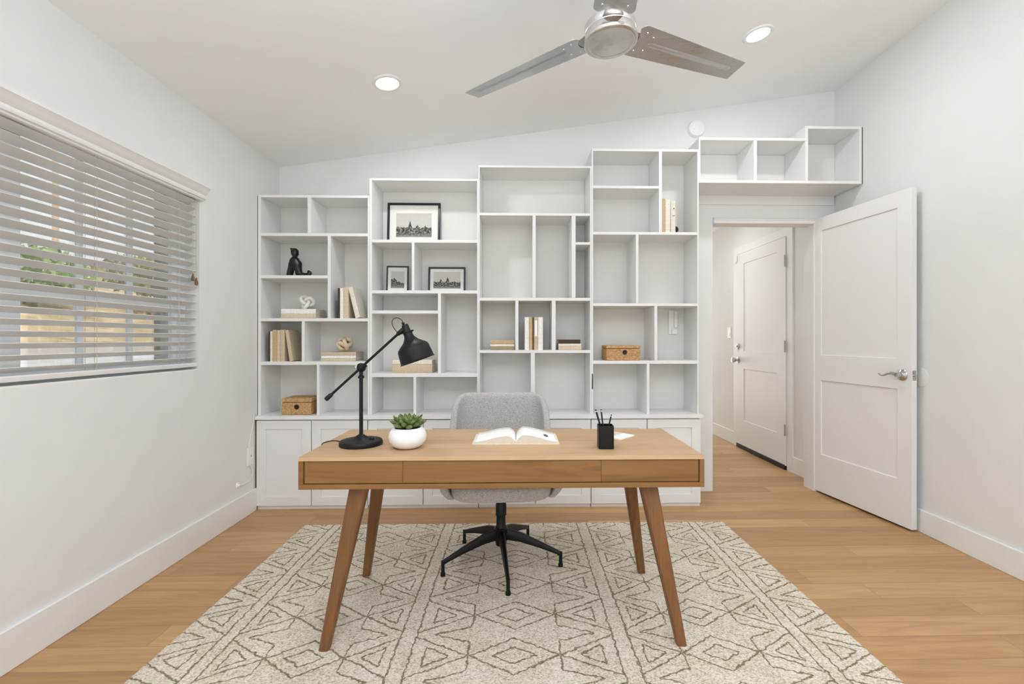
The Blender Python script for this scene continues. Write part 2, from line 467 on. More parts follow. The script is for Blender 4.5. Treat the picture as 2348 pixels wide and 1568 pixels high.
# ------------------------------------------------------------------ panelled doors
def slab_door(w, z0, z1, th, panels, rec=.009):
    """local: hinge edge at x=0, leaf along +x, faces at y=0 and y=th; panels = (x0,x1,za,zb) recessed on both faces"""
    mb = MB()
    xs = sorted({0, w} | {p[0] for p in panels} | {p[1] for p in panels})
    zs = sorted({z0, z1} | {p[2] for p in panels} | {p[3] for p in panels})
    vid = {}
    def V(x, y, z):
        k = (round(x,5), round(y,5), round(z,5))
        if k not in vid:
            vid[k] = len(mb.v); mb.v.append(Vector(k))
        return vid[k]
    def isp(xa, xb, za, zb):
        return any(p[0]-1e-6 <= xa and xb <= p[1]+1e-6 and p[2]-1e-6 <= za and zb <= p[3]+1e-6 for p in panels)
    for y, r in ((0, rec), (th, th-rec)):
        for xa, xb in zip(xs, xs[1:]):
            for za, zb in zip(zs, zs[1:]):
                yy = r if isp(xa,xb,za,zb) else y
                mb.f.append([V(xa,yy,za),V(xb,yy,za),V(xb,yy,zb),V(xa,yy,zb)])
        for xa, xb, za, zb in panels:
            c = [(xa,za),(xb,za),(xb,zb),(xa,zb)]
            for k in range(4):
                a, b = c[k], c[(k+1)%4]
                mb.f.append([V(a[0],y,a[1]),V(b[0],y,b[1]),V(b[0],r,b[1]),V(a[0],r,a[1])])
    for za, zb in zip(zs, zs[1:]):
        for x in (0, w): mb.f.append([V(x,0,za),V(x,th,za),V(x,th,zb),V(x,0,zb)])
    for xa, xb in zip(xs, xs[1:]):
        for z in (z0, z1): mb.f.append([V(xa,0,z),V(xb,0,z),V(xb,th,z),V(xa,th,z)])
    return mb

# the open door: hinge by the right jamb, leaf swung back towards the right wall
dirv = Vector((2.322-2.229, 2.654-3.380))
DW = .745
ang = math.atan2(dirv.y, dirv.x)
d1 = thing('door_1', None, None, (2.229,3.380,0), rot=(0,0,ang), kind='structure')
# local +y is to the room's +x side, so the visible face is y=0 looking from -x  (rotated frame)
leaf = slab_door(DW, .014, 2.040, .036, [(.062,.655,.292,.838),(.062,.655,1.024,1.942)]).build('door_leaf', DOORP, d1, bevel=.0012)
def lever(parent, sgn, x, z, y0):
    """sgn=-1: on the y=0 face, +1: on the other"""
    rot = Matrix.Translation((x,y0,z)) @ Matrix.Rotation(R(90)*(-sgn), 4, 'X')
    h = MB().lathe([(0,0),(.033,0),(.034,.003),(.030,.007),(.024,.009),(.021,.013),(.014,.016),(.012,.045),(.0,.045)], 32, rot)
    o = h.build('handle_rose', CHROME, parent)
    pts = []; rad = []
    for i in range(17):
        s = i/16
        pts.append((x - .115*s, y0+sgn*(.045+.004*math.sin(PI*s)), z + .011*math.sin(2*PI*s*1.02)*(.4+s*.6) + .004*(1-s)))
        rad.append(.0105*(1-.62*s))
    b = MB().tube(pts, rad, 12).build('lever_handle', CHROME, parent)
    return o
lever(d1, -1, .688, .926, 0); lever(d1, 1, .688, .926, .036)
box(DW-.0005, DW+.0015, .006, .030, .897, .955).build('latch_plate', NICK, d1)
MB().tube([(DW,.018,.926),(DW+.011,.018,.926)], .0075, 12).build('latch_bolt', CHROME, d1)
for z in (.25, 1.03, 1.82):
    MB().tube([(-.004,.039,z-.045),(-.004,.039,z+.045)], .0055, 10).build('hinge', NICK, d1)

# the closed hall door on the hall's right wall (faces -x); hinge side nearest
d2 = thing('door_2', None, None, (HX-.0275,3.930,0), rot=(0,0,R(90)), kind='structure')
slab_door(.885, .036, 2.036, .026, [(.127,.731,.302,.836),(.127,.731,1.018,1.925)], .006).build('door_leaf', DOORP, d2, loc=(0,-.026,0), bevel=.001)
# (rotated 90 deg: local x -> +Y, local y -> -X)
MB().prism([(-.026,.004),(.004,.004),(.004,.040),(-.010,.052),(-.026,.052)], .004, .880, 'x').build('door_sweep', RUBB, d2)
def knob(name, x, z, prof, mat):
    return MB().lathe(prof, 28, Matrix.Translation((x,-.0,z)) @ Matrix.Rotation(R(-90),4,'X')).build(name, mat, d2)
knob('deadbolt', .842, 1.066, [(0,0),(.031,0),(.031,.006),(.024,.012),(.010,.014),(.009,.026),(0,.027)], CHROME)
knob('door_knob', .842, .922, [(0,0),(.033,0),(.033,.006),(.016,.012),(.012,.030),(.022,.038),(.029,.052),(.026,.066),(.012,.072),(0,.072)], CHROME)
for z in (.348, 1.079, 1.826):
    MB().tube([(-.003,.004,z-.05),(-.003,.004,z+.05)], .0065, 10).build('hinge', NICK, d2)
al = thing('door_sensor', 'small white door contact sensor at the top corner of the hall door', 'sensor', (HX-.016, 4.838, 1.995))
box(-.016,0,-.016,.016,-.038,.038).build('sensor_body', PLAST, al, bevel=.003)
box(-.014,0,-.052,-.022,-.032,.032).build('magnet', PLAST, al, loc=(-.0117,0,0), bevel=.003)
sw = thing('light_switch', 'white rocker light switch on the hall wall beside the hall door', 'light switch', (HX, 5.03, 1.213))
box(-.006,0,-.037,.037,-.060,.060).build('plate', PLAST, sw, bevel=.002)
MB().prism([(-.006,-.034),(-.011,-.034),(-.007,0),(-.006,.034)], -.017, .017, 'y').build('rocker', PLAST, sw)
db = thing('door_bumper', 'round white door bumper disc stuck on the right-hand wall behind the door lever', 'door bumper', (XR, 2.661, .914))
MB().lathe([(0,0),(.056,0),(.056,.003),(.050,.005),(0,.006)], 40, Matrix.Rotation(R(-90),4,'Y')).build('disc', WALL, db)

# ------------------------------------------------------------------ window and blind
w1 = thing('window_1', None, None, (XL-.105, 0, 0), kind='structure')
FX = .028
MB().ring((WY0,WY1,WZ0,WZ1), (WY0+.045,WY1-.062,WZ0+.05,WZ1-.045), -.02, FX, 'x').build('window_frame', VINYL, w1, bevel=.003)
MB().box(-.012,FX-.003, 1.655,1.724, WZ0+.05,WZ1-.045).build('meeting_rail', VINYL, w1, bevel=.003)
for y in (1.972, 2.222, 1.42, 1.17, .93):
    box(-.006,.010,y-.011,y+.011,WZ0+.05,WZ1-.045).build('glazing_bar', VINYL, w1)
for z in (1.315,):
    box(-.0055,.0095,WY0+.045,WY1-.062,z-.011,z+.011).build('glazing_bar', VINYL, w1)
box(-.001,.003,WY0+.04,WY1-.055,WZ0+.045,WZ1-.04).build('window_pane', GLASS, w1)
struct(box(XL-.075,XL-.001,WY0+.001,WY1-.001,WZ0,WZ0+.006).build('trim_7', TRIM))

bl = thing('window_blind', 'white slatted venetian blind half open in the left-hand window', 'window blind', (XL, 0, 0))
NS, ZS, PITCHB = 21, 1.893, .0431
ctilt = R(23)
for i in range(NS):
    z = ZS - PITCHB*i
    # shallow crowned slat; room edge raised
    pr = []
    for k in range(7):
        s = -.025 + .05*k/6
        pr.append((s, .0016*(1-(s/.025)**2)+.0011))
    for k in range(6,-1,-1):
        s = -.025 + .05*k/6
        pr.append((s, .0016*(1-(s/.025)**2)-.0011))
    M = Matrix.Translation((-.033,0,z)) @ Matrix.Rotation(-ctilt, 4, 'Y')
    mb = MB().prism([(a,b) for a,b in pr], WY0+.006, WY1-.006, 'y', M)
    mb.build('slat', SLAT, bl)
MB().prism([(-.058,.991),(-.008,.991),(-.006,.996),(-.006,1.008),(-.010,1.012),(-.056,1.012),(-.060,1.008),(-.060,.996)], WY0+.006, WY1-.006, 'y').build('bottom_rail', SLAT2, bl)
box(-.065,-.005,WY0+.004,WY1-.004,1.918,1.958).build('headrail', SLAT2, bl, bevel=.002)
val = [(0,1.905),(.020,1.905),(.022,1.912),(.030,1.914),(.032,1.922),(.026,1.926),(.026,1.936),(.034,1.942),(.042,1.952),(.052,1.968),(.057,1.972),(.057,1.982),(.0,1.982)]
MB().prism(val, WY0-.02, WY1+.012, 'y').build('valance', SLAT2, bl)
for y in (2.416, 1.950, 1.48, 1.0):
    for x in (-.0085, -.0575):
        MB().tube([(x,y,1.92),(x,y,1.0)], .0009, 6).build('ladder_cord', CORD, bl)
    MB().tube([(-.030,y+.012,1.92),(-.030,y+.012,1.0)], .0009, 6).build('ladder_cord', CORD, bl)
for y, z in ((2.497, 1.475), (2.523, 1.455)):
    c = MB().tube([(.002,y,1.925),(.004,y,z+.02)], .0011, 6).build('lift_cord', CORD, bl)
    MB().lathe([(0,.022),(.003,.020),(.006,.006),(.0085,-.004),(.008,-.018),(.004,-.020),(0,-.020)], 14, Matrix.Translation((.004,y,z))).build('tassel', TASS, c)

# ------------------------------------------------------------------ shelving along the back wall
YF, YK = 3.110, 3.372
def bookcase(name, label, x0, x1, xi0, xi1, z0, ztop, ztop_in, shelves, dividers, extra=None):
    cx = (x0+x1)/2
    t = thing(name, label, 'bookcase', (cx, YF, z0), 'white stepped bookcases along the back wall')
    def B(n, xa, xb, za, zb, ya=0, yb=YK-YF, mat=CAB, bv=.0012):
        return box(xa-cx, xb-cx, ya, yb, za-z0, zb-z0).build(n, mat, t, bevel=bv)
    B('side_panel', x0, xi0, z0, ztop); B('side_panel', xi1, x1, z0, ztop)
    B('top_panel', xi0, xi1, ztop_in, ztop)
    for xa, xb, za, zb in shelves: B('shelf', xa, xb, za, zb)
    for xa, xb, za, zb in dividers: B('divider', xa, xb, za, zb)
    B('back_panel', xi0+.001, xi1-.001, z0, ztop-.001, YK-YF-.008, YK-YF+.010, CABB, 0)
    return t
CT = .628
b1 = bookcase('bookcase', 'lowest white bookcase, nearest the window wall, holding the black figurine', -1.752,-1.0065,-1.732,-1.017, CT, 2.115,2.098,
    [(-1.732,-1.017,1.838,1.858),(-1.732,-1.286,1.552,1.573),(-1.732,-1.017,1.262,1.283),(-1.732,-1.017,.967,.990)],
    [(-1.421,-1.397,1.858,2.098),(-1.286,-1.266,1.283,1.838),(-1.460,-1.440,.990,1.262),(-1.359,-1.341,CT,.967)])
b2 = bookcase('bookcase', 'white bookcase holding the three black framed pictures', -1.0055,-.2685,-.988,-.277, CT, 2.233,2.218,
    [(-.988,-.277,1.797,1.817),(-.988,-.277,1.452,1.473),(-.988,-.543,1.315,1.336),(-.988,-.277,.884,.909)],
    [(-.720,-.702,1.473,1.797),(-.543,-.522,.909,1.452),(-.708,-.690,CT,.884)])
b3 = bookcase('bookcase', 'white bookcase behind the office chair with three small cubbies of books', -.268,.5055,-.259,.495, CT, 2.327,2.312,
    [(-.259,.495,1.985,2.003),(.396,.495,1.788,1.805),(-.259,.495,1.404,1.424),(-.259,.495,1.047,1.067)],
    [(.101,.123,1.424,1.985),(.369,.396,1.424,1.985),(-.017,.005,1.067,1.404),(.233,.259,1.067,1.404),(.089,.117,CT,1.047)])
b4 = bookcase('bookcase', 'tallest white bookcase, beside the doorway, holding a woven box', .506,1.2445,.516,1.235, CT, 2.447,2.430,
    [(.516,.969,2.175,2.193),(.516,1.235,1.858,1.877),(.516,1.235,1.369,1.388),(.516,1.235,.972,.994)],
    [(.969,.991,1.877,2.430),(.810,.829,1.388,1.858),(.938,.958,.994,1.369),(.885,.904,CT,.972)])
box(.508-.87525,.514-.87525,-.003,.0,.80-CT,.905-CT).build('hinge_plate', DARKM, b4)
# overhead run above the doorway
ox = 1.245
b5 = thing('overhead_shelf', 'white open shelf of three cubbies spanning above the doorway', 'shelf', (ox, YF, 2.216), 'white stepped bookcases along the back wall')
def OB(n, xa, xb, za, zb, ya=0, yb=YK-YF+.02, mat=CAB): return box(xa-ox, xb-ox, ya, yb, za-2.216, zb-2.216).build(n, mat, b5, bevel=.0012)
OB('bottom_panel', 1.2455, 2.385, 2.218, 2.237); OB('side_panel', 1.2455, 1.256, 2.237, 2.531); OB('top_panel', 1.256, 1.988, 2.512, 2.531)
OB('divider', 1.628, 1.650, 2.237, 2.512); OB('divider', 1.988, 2.008, 2.237, 2.616); OB('top_panel', 2.008, 2.367, 2.597, 2.616); OB('side_panel', 2.367, 2.385, 2.237, 2.616)
OB('back_panel', 1.257, 1.987, 2.238, 2.511, .245, .262, CABB); OB('back_panel', 2.009, 2.366, 2.238, 2.596, .245, .262, CABB)

# dark brown strips added in the side-wall gaps, in place of their shade
GAP_DARK = plain('gap_shade_brown', (98,82,68), .8, ns=60, var=.15)
struct(box(XL+.0002,-1.7522,3.1125,3.124,.632,2.108).build('gap_shade_1', GAP_DARK))
struct(box(XL+.0002,-1.7482,3.0875,3.099,.150,.603).build('gap_shade_2', GAP_DARK))
struct(box(2.3853,XR-.0002,3.1125,3.124,2.222,2.612).build('gap_shade_3', GAP_DARK))

# base cabinets and worktop
ct = box(-1.750, 1.262, 3.068, 3.39, .604, CT).build('countertop', CAB, bevel=.002)
tag(ct, 'long white countertop running under all the bookcases', 'countertop')
cabs = [(-1.748,-1.0085,-1.3825),(-1.0075,-.2665,-.637),(-.2655,.4965,.120),(.4975,1.249,.880)]
labs = ['white two-door base cabinet at the window-wall end of the row','white two-door base cabinet below the framed pictures','white two-door base cabinet behind the office chair','white two-door base cabinet at the doorway end of the row']
for (xa, xb, xm), lb in zip(cabs, labs):
    cx = (xa+xb)/2
    t = thing('base_cabinet', lb, 'cabinet', (cx, 3.085, 0), 'white base cabinets along the back wall')
    box(xa-cx,xb-cx,.016,.30,.022,.603).build('carcass', CAB, t)
    box(xa-cx+.002,xb-cx-.002,.012,.29,0,.022).build('plinth', CAB, t)
    for da, dbb in ((xa+.003, xm-.003),(xm+.003, xb-.003)):
        z0, z1 = .026, .597
        o = MB().ring((da-cx,dbb-cx,z0,z1),(da-cx+.060,dbb-cx-.060,z0+.060,z1-.058),-.004,.0145,'y').build('door', CAB, t, bevel=.0018)
        box(da-cx+.0605,dbb-cx-.0605,.004,.012,z0+.0605,z1-.0585).build('door_panel', CAB, o)

# ------------------------------------------------------------------ ornaments on the shelves
def book(label, th, h, dep, cover, loc, rot=(0,0,0), lying=False, group=None, sticker=False):
    """standing: spine to -y, thickness x, height z; lying: height along x, thickness z"""
    t = thing('book', label, 'book', loc, group)
    c = .0022
    # C-shaped cover with a softly rounded spine
    poly = [(0,dep),(0,.004),(.15*th,0),(.85*th,0),(th,.004),(th,dep),(th-c,dep),(th-c,.006),(c,.006),(c,dep)]
    if lying:
        M = Matrix(((0,0,1,0),(0,1,0,0),(1,0,0,0),(0,0,0,1)))   # x<-z, z<-x
    else: M = Matrix.Identity(4)
    MB().prism(poly, 0, h, 'z', M).build('cover', cover, t, bevel=.0006)
    MB().box(c+.0002, th-c-.0002, .0065, dep-.004, .003, h-.003, M).build('pages', PAGES, t)
    if sticker:
        MB().box(.18*th, .82*th, -.0006, .0003, h*.42, h*.90, M).build('spine_label', PAPER, t)
    t.rotation_euler = rot
    return t
bcol = lambda n, c: plain(n, c, .75, ns=90, var=.10, bump=.25, bs=260)
TAN = bcol('tan_cloth', (196,170,134)); BEI = bcol('beige_cloth', (212,194,168)); CRE = bcol('cream_cloth', (230,222,206))
WHI = bcol('white_cloth', (238,236,231)); BRN = bcol('brown_cloth', (104,84,66)); DKB = bcol('dark_brown_cloth', (70,55,44)); LIN = bcol('linen_cloth', (202,184,156))
OLV = bcol('olive_cloth', (158,142,112))
G1, G2, G3, G4, G5, G6, G7, G8, G9 = ('books under the white knot','leaning books in the tall cubby','upright books above the woven box','books under the bone knot','books behind the lamp','books in the first small cubby','books in the middle small cubby','books in the third small cubby','books in the top cubby by the doorway')
# stack below the white knot (shelf top z 1.283)
YB1 = 3.145
book('beige lower book of the pair under the white knot ornament', .030, .238, .175, BEI, (-1.617,YB1,1.283), lying=True, group=G1)
book('white upper book of the pair under the white knot ornament', .035, .233, .172, WHI, (-1.615,YB1+.001,1.313), lying=True, group=G1)
# tall cubby, leaning books (z 1.283)
YS = 3.135
book('thin dark brown upright book in the tall cubby beside the white knot', .014, .207, .15, DKB, (-1.229,YS,1.283), group=G2)
book('pale grey upright book in the tall cubby, next to the thin dark one', .024, .207, .15, WHI, (-1.2148,YS,1.283), group=G2)
book('tan upright book in the tall cubby, touching the pale grey book', .034, .212, .15, BEI, (-1.1905,YS,1.283), group=G2)
book('cream book in the tall cubby leaning against the tan one', .030, .215, .155, CRE, (-1.1085,YS,1.2835), rot=(0,R(-13.8),0), group=G2)
# upright books above the woven box (shelf z .990)
book('thin dark brown upright book at the wall end of the row above the woven box', .010, .206, .15, DKB, (-1.696,YS,.990), group=G3)
book('cream upright book beside the thin dark one above the woven box', .017, .205, .15, CRE, (-1.6857,YS,.990), group=G3)
book('wide tan upright book beside the cream one above the woven box', .029, .215, .15, TAN, (-1.6685,YS,.990), group=G3)
book('narrow pale book between the two tan upright books above the woven box', .020, .213, .15, BEI, (-1.6393,YS,.990), group=G3)
book('tan upright book that the leaning book above the woven box rests against', .031, .216, .15, LIN, (-1.6190,YS,.990), group=G3)
book('sandy tan book leaning at the end of the row above the woven box', .024, .213, .15, LIN, (-1.5545,YS,.9905), rot=(0,R(-8.6),0), group=G3)
# stack below the bone knot (z .990)
book('beige bottom book of the three under the bone knot ornament', .019, .237, .17, BEI, (-1.349+.004,3.14,.990), lying=True, group=G4)
book('white middle book of the three under the bone knot ornament', .021, .232, .165, WHI, (-1.341,3.142,1.009), lying=True, group=G4)
book('speckled beige top book of the three under the bone knot ornament', .022, .233, .162, LIN, (-1.340,3.141,1.030), lying=True, group=G4)
# behind the lamp shade (z .909)
book('thick tan lower book behind the desk lamp shade', .058, .276, .16, LIN, (-.864,3.15,.909), lying=True, group=G5)
book('beige upper book behind the desk lamp shade', .030, .272, .145, CRE, (-.862,3.152,.967), lying=True, group=G5)
# three small cubbies (z 1.067)
book('olive bottom book of the flat stack in the first small cubby', .0225, .164, .16, OLV, (-.187,3.135,1.067), lying=True, group=G6)
book('cream middle book of the flat stack in the first small cubby', .0185, .165, .155, CRE, (-.1875,3.137,1.0895), lying=True, group=G6)
book('tan top book of the flat stack in the first small cubby', .026, .162, .155, TAN, (-.186,3.137,1.108), lying=True, group=G6)
x = .0475
for lb, th, m, st in (('white upright book at the window-side end of the middle small cubby',.0305,WHI,False),('tan upright book second in the middle small cubby',.0225,TAN,False),
                      ('thin brown upright book in the middle small cubby',.0105,BRN,False),('tan book with a white spine label in the middle small cubby',.027,LIN,True),('thick white upright book at the doorway-side end of the middle small cubby',.0345,WHI,False)):
    book(lb, th, .226, .16, m, (x,3.135,1.067), group=G7, sticker=st); x += th+.0003
book('beige bottom book of the flat stack in the third small cubby', .0245, .158, .16, BEI, (.280,3.135,1.067), lying=True, group=G8)
book('cream middle book of the flat stack in the third small cubby', .0195, .158, .155, CRE, (.2805,3.137,1.0915), lying=True, group=G8)
book('dark brown top book of the flat stack in the third small cubby', .0275, .151, .15, DKB, (.281,3.137,1.111), lying=True, group=G8)
# top cubby by the doorway (z 1.877)
book('tan upright book against the divider in the top cubby by the doorway', .0245, .232, .15, TAN, (.9915,3.118,1.877), group=G9)
book('cream upright book in the middle of the top cubby by the doorway', .034, .226, .15, CRE, (1.0163,3.118,1.877), group=G9)
k = book('mottled cream book turned outwards in the top cubby by the doorway', .030, .214, .15, CRE, (1.053,3.120,1.877), rot=(0,0,R(-24)), group=G9)
MB().lathe([(0,0),(.0042,0),(.0042,.0008),(0,.0008)], 16, Matrix.Translation((.022,-.0002,.162)) @ Matrix.Rotation(R(90),4,'X')).build('printed_dot', INK, k)
box(.012,.028,-.0012,-.0002,.112,.115).build('printed_dash', INK, k)
bs = MB().sphere((0,0,.027), .027, 28, 16).build('ball_ornament', INK, loc=(1.094,3.160,1.877))
tag(bs, 'small black ball on the top shelf by the upright cream books', 'ornament')

# black seated-cat like figurine, one fused body
def SP(px, py, dy=0):   # silhouette units -> local x, z (metres)
    return ((px-777)*.000386, dy, (712-py)*.000386)
fg = MB()
def limb(pts, rad, n=14):
    P = [SP(*p) for p in pts]; fg.tube(P, [r*.000386 for r in rad], n)
    for p, r in zip(P, rad): fg.sphere(p, r*.000386, 14, 9)
limb([(700,252),(704,285)], [68,66]); limb([(660,215),(640,200),(618,188)], [30,20,9])
limb([(700,320),(700,365),(700,385),(700,440)], [44,34,44,88]); limb([(700,430),(660,480),(620,560),(590,650),(583,690)], [92,70,46,36,33])
limb([(700,430),(745,500),(765,580),(775,640)], [92,82,62,60]); limb([(790,450),(812,468)], [36,20])
limb([(765,580),(800,660),(880,678),(940,672),(965,640),(950,605)], [62,56,46,46,42,24])
limb([(640,560,.018),(615,690,.018)], [34,26])
fo = fg.build('figurine', INK, loc=(-1.527,3.215,1.5735), remesh=.0035)
tag(fo, 'black seated figurine with a curled tail on the bookcase shelf', 'figurine')

# knots
def knot(name, label, loc, Rk, rt, mat, flat=1.0, rot=(0,0,0), q=3):
    pts = []
    N = 120
    for i in range(N):
        a = 2*PI*i/N
        p = Vector((math.sin(a)+2*math.sin(2*a), math.cos(a)-2*math.cos(2*a), -1.15*math.sin(3*a)))/3*Rk
        pts.append(Euler(rot).to_matrix() @ p)
    lo = min(p.z for p in pts)-rt
    o = MB().tube([(p.x,p.y,p.z-lo) for p in pts], rt, 14, True, flat).build(name, mat, loc=loc)
    return tag(o, label, 'ornament')
knot('knot_ornament', 'white knot ornament on top of two pale books', (-1.478,3.225,1.3478), .046, .0125, KNOTW, rot=(R(78),R(20),0))
# bone knot: three interlocked rounded bands
kb = thing('knot_ornament', 'bone coloured knot ornament on top of three stacked books', 'ornament', (-1.212,3.215,1.0525+.055))
for e in ((0,0,0),(R(90),0,R(35)),(R(90),R(15),R(-55))):
    pts = []
    for i in range(60):
        a = 2*PI*i/60
        rr = .040*(1+.10*math.cos(2*a))
        pts.append(Euler(e).to_matrix() @ Vector((rr*math.cos(a), rr*math.sin(a), .010*math.sin(2*a))))
    MB().tube(pts, .0145, 12, True).build('band', KNOTB, kb)

def woven_box(label, x0, x1, y0, dep, z, h, seam, hx, hz, rot=0):
    cx = (x0+x1)/2; w = x1-x0
    t = thing('storage_box', label, 'box', (cx,y0+dep/2,z), 'woven storage boxes', rot=(0,0,rot))
    box(-w/2+.001,w/2-.001,-dep/2+.001,dep/2-.001,0,seam-.001).build('box_body', WOVEN, t, bevel=.007, seg=3)
    box(-w/2,w/2,-dep/2,dep/2,seam,h).build('lid', WOVEN, t, bevel=.007, seg=3)
    M = Matrix.Translation((hx-cx,-dep/2+.001,hz-z)) @ Matrix.Rotation(R(90),4,'X')
    MB().lathe([(.0075,0),(.0165,0),(.0165,.002),(.0135,.0035),(.0105,.003),(.0075,.0015)], 28, M).build('grommet', DARKM, t)
    MB().lathe([(0,.0001),(.0078,.0001),(.0078,.0009),(0,.0009)], 24, M).build('finger_hole', PITCH, t)
    return t
woven_box('woven box with a round finger hole on the countertop beside the window wall', -1.603,-1.402, 3.122,.175, CT, .112, .083, -1.499, .682)
woven_box('smaller woven box with a finger hole in the tall bookcase by the doorway', .606,.846, 3.130,.15, .994, .104, .082, .735, 1.051, R(3))

# framed pictures
def picture(label, x, z, w, h, pw, ph, pz, lean, mat, y, fr=.016, rz=0, group='black framed pictures'):
    t = thing('picture_frame', label, 'picture', (x,y,z), group, rot=(-lean,0,rz))
    MB().ring((-w/2,w/2,0,h),(-w/2+fr,w/2-fr,fr,h-fr),-.018,0,'y').build('frame', FRAME, t, bevel=.0012)
    box(-w/2+fr-.001,w/2-fr+.001,-.009,-.003,fr-.001,h-fr+.001).build('mat_board', MATB, t)
    box(-pw/2,pw/2,-.0098,-.0085,pz,pz+ph).build('print', mat, t)
    return t
PM1 = print_mat('print_forest', 3.1, .42, [(.39,.36,.075),(.60,.20,.06),(.82,.16,.07),(.20,.12,.07)])
PM2 = print_mat('print_valley', 8.7, .55, [(.25,.15,.2)], -.25)
PM3 = print_mat('print_lake', 5.3, .40, [(.27,.30,.07),(.52,.42,.08),(.78,.12,.1)])
picture('largest black framed landscape print, on the upper shelf of its bookcase', -.756, 1.817, .383, .318, .257, .177, .066, R(4), PM1, 3.335)
picture('small upright black framed landscape print in the narrow cubby', -.869, 1.473, .155, .198, .095, .124, .036, R(6), PM2, 3.315, .009, R(4))
picture('wide black framed lake print in the cubby below the largest picture', -.515, 1.473, .268, .193, .196, .124, .036, R(5), PM3, 3.33, .012)

# wall control inside the tall bookcase
wc = thing('wall_control', 'white wall control plate at the back of the tall bookcase', 'wall control', (1.152, 3.363, 1.262))
box(-.036,.030,-.010,0,-.086,.092).build('plate', PLAST, wc, bevel=.003)
box(.004,.030,-.026,-.010,-.034,.090).build('handset', PLAST, wc, bevel=.006, seg=3)
box(-.012,.028,-.020,-.010,-.084,-.046).build('cradle', PLAST, wc, bevel=.004)

# smoke detector
sd = thing('smoke_detector', 'round white smoke detector high on the back wall above the bookcases', 'smoke detector', (1.335, YB, 2.715))
MY = Matrix.Rotation(R(90),4,'X')
MB().lathe([(0,0),(.064,0),(.064,.010),(.062,.014),(.059,.030),(.050,.036),(0,.037)], 44, MY).build('housing', PLAST, sd)
MB().lathe([(0,.0365),(.006,.0365),(.006,.0385),(0,.0385)], 16, Matrix.Translation((-.022,0,-.012)) @ MY).build('test_button', VINYL, sd)

# outlet and loose cables beside the base cabinet
ot = thing('wall_outlet', 'white outlet plate low on the window wall beside the cabinet', 'outlet', (XL, 3.026, .374))
box(0,.006,-.035,.035,-.058,.058).build('plate', PLAST, ot, bevel=.002)
box(.006,.0085,-.013,.013,-.036,.036).build('socket_face', PLAST, ot, bevel=.001)
box(.0085,.0090,-.003,.002,-.004,.010).build('slot', DARKM, ot)
cb = MB().tube([(-1.7515,3.064,.640),(-1.7500,3.060,.600),(-1.751,3.030,.530),(-1.752,3.005,.440),(-1.752,2.997,.370),(-1.752,2.996,.322)], .0026, 8).build('power_cable', PLAST)
tag(cb, 'thin white cable dropping from the countertop end down the window wall', 'cable')
cb2 = MB().tube([(-1.751,3.020,.316),(-1.751,3.038,.280),(-1.751,3.052,.255),(-1.751,3.040,.235),(-1.751,3.000,.218),(-1.752,2.950,.214),(-1.752,2.905,.222)], .0026, 8).build('data_cable', PLAST)
tag(cb2, 'short white cable curling below the outlet to a small wall socket', 'cable')
jk = thing('cable_jack', 'small white cable jack just above the baseboard near the cabinets', 'outlet', (XL, 2.895, .224))
MB().lathe([(0,0),(.017,0),(.016,.005),(.008,.007),(.006,.014),(0,.014)], 20, Matrix.Rotation(R(90),4,'Y')).build('jack_body', PLAST, jk)

# ------------------------------------------------------------------ ceiling lights
CN = Vector((-.1472,0,1)).normalized()
crot = Vector((0,0,1)).rotation_difference(CN).to_matrix().to_4x4()
def downlight(x, y, label):
    t = thing('downlight', label, 'ceiling light', (x, y, ceil_z(x)), 'recessed ceiling downlights')
    MB().lathe([(.060,-.004),(.062,-.007),(.076,-.007),(.081,-.003),(.081,.001),(.060,.001)], 48, crot).build('trim_ring', TRIM, t)
    MB().lathe([(0,-.0048),(.0605,-.0048),(.0605,.0005),(0,.0005)], 48, crot).build('lens', LENS, t)
    l = bpy.data.lights.new('downlight_lamp', 'AREA'); l.shape = 'DISK'; l.size = .11; l.energy = 7.0; l.color = (.97,1.0,1.04)
    o = bpy.data.objects.new('downlight_lamp', l); C.objects.link(o)
    o.parent = t; o.location = CN*-.012; o.rotation_euler = crot.to_euler()
downlight(-.721, 2.535, 'round recessed ceiling downlight on the window side of the fan')
downlight(1.356, 2.545, 'round recessed ceiling downlight on the doorway side of the fan')
for x in (-.721, 1.356):       # unseen pair added for light, continuing the ceiling's grid behind the camera
    for y in (-.6,):
        l = bpy.data.lights.new('downlight_lamp', 'AREA'); l.shape = 'DISK'; l.size = .11; l.energy = 7.0; l.color = (.97,1.0,1.04)
        o = bpy.data.objects.new('downlight_lamp', l); C.objects.link(o); o.location = (x,y,ceil_z(x)-.01)

# ------------------------------------------------------------------ ceiling fan
FXc, FYc, FZ = .362, 1.779, 2.340
fan = thing('ceiling_fan', 'brushed nickel three-blade ceiling fan hanging over the desk', 'ceiling fan', (FXc,FYc,FZ), rot=(0,R(-3.2),0))
MB().lathe([(0,-.052),(.010,-.0515),(.086,-.040),(.088,-.042),(.098,-.042),(.104,-.038),(.105,-.028),(.101,-.024),(.099,-.022),(.099,-.004),(.097,0),(.099,.003),(.099,.028),(.094,.034),(0,.036)], 64).build('motor_housing', HUBM, fan)
MB().lathe([(0,.036),(.060,.036),(.058,.055),(.046,.075),(.030,.085),(.016,.087),(0,.087)], 40).build('motor_cap', HUBM, fan)
dz = ceil_z(FXc)-FZ
MB().tube([(0,0,.085),(0,0,dz-.03)], .0125, 20).build('downrod', NICK, fan)
MB().lathe([(.016,dz-.075),(.034,dz-.070),(.058,dz-.040),(.066,dz-.012),(.066,dz+.02),(0,dz+.02)], 40).build('canopy', HUBM, fan)
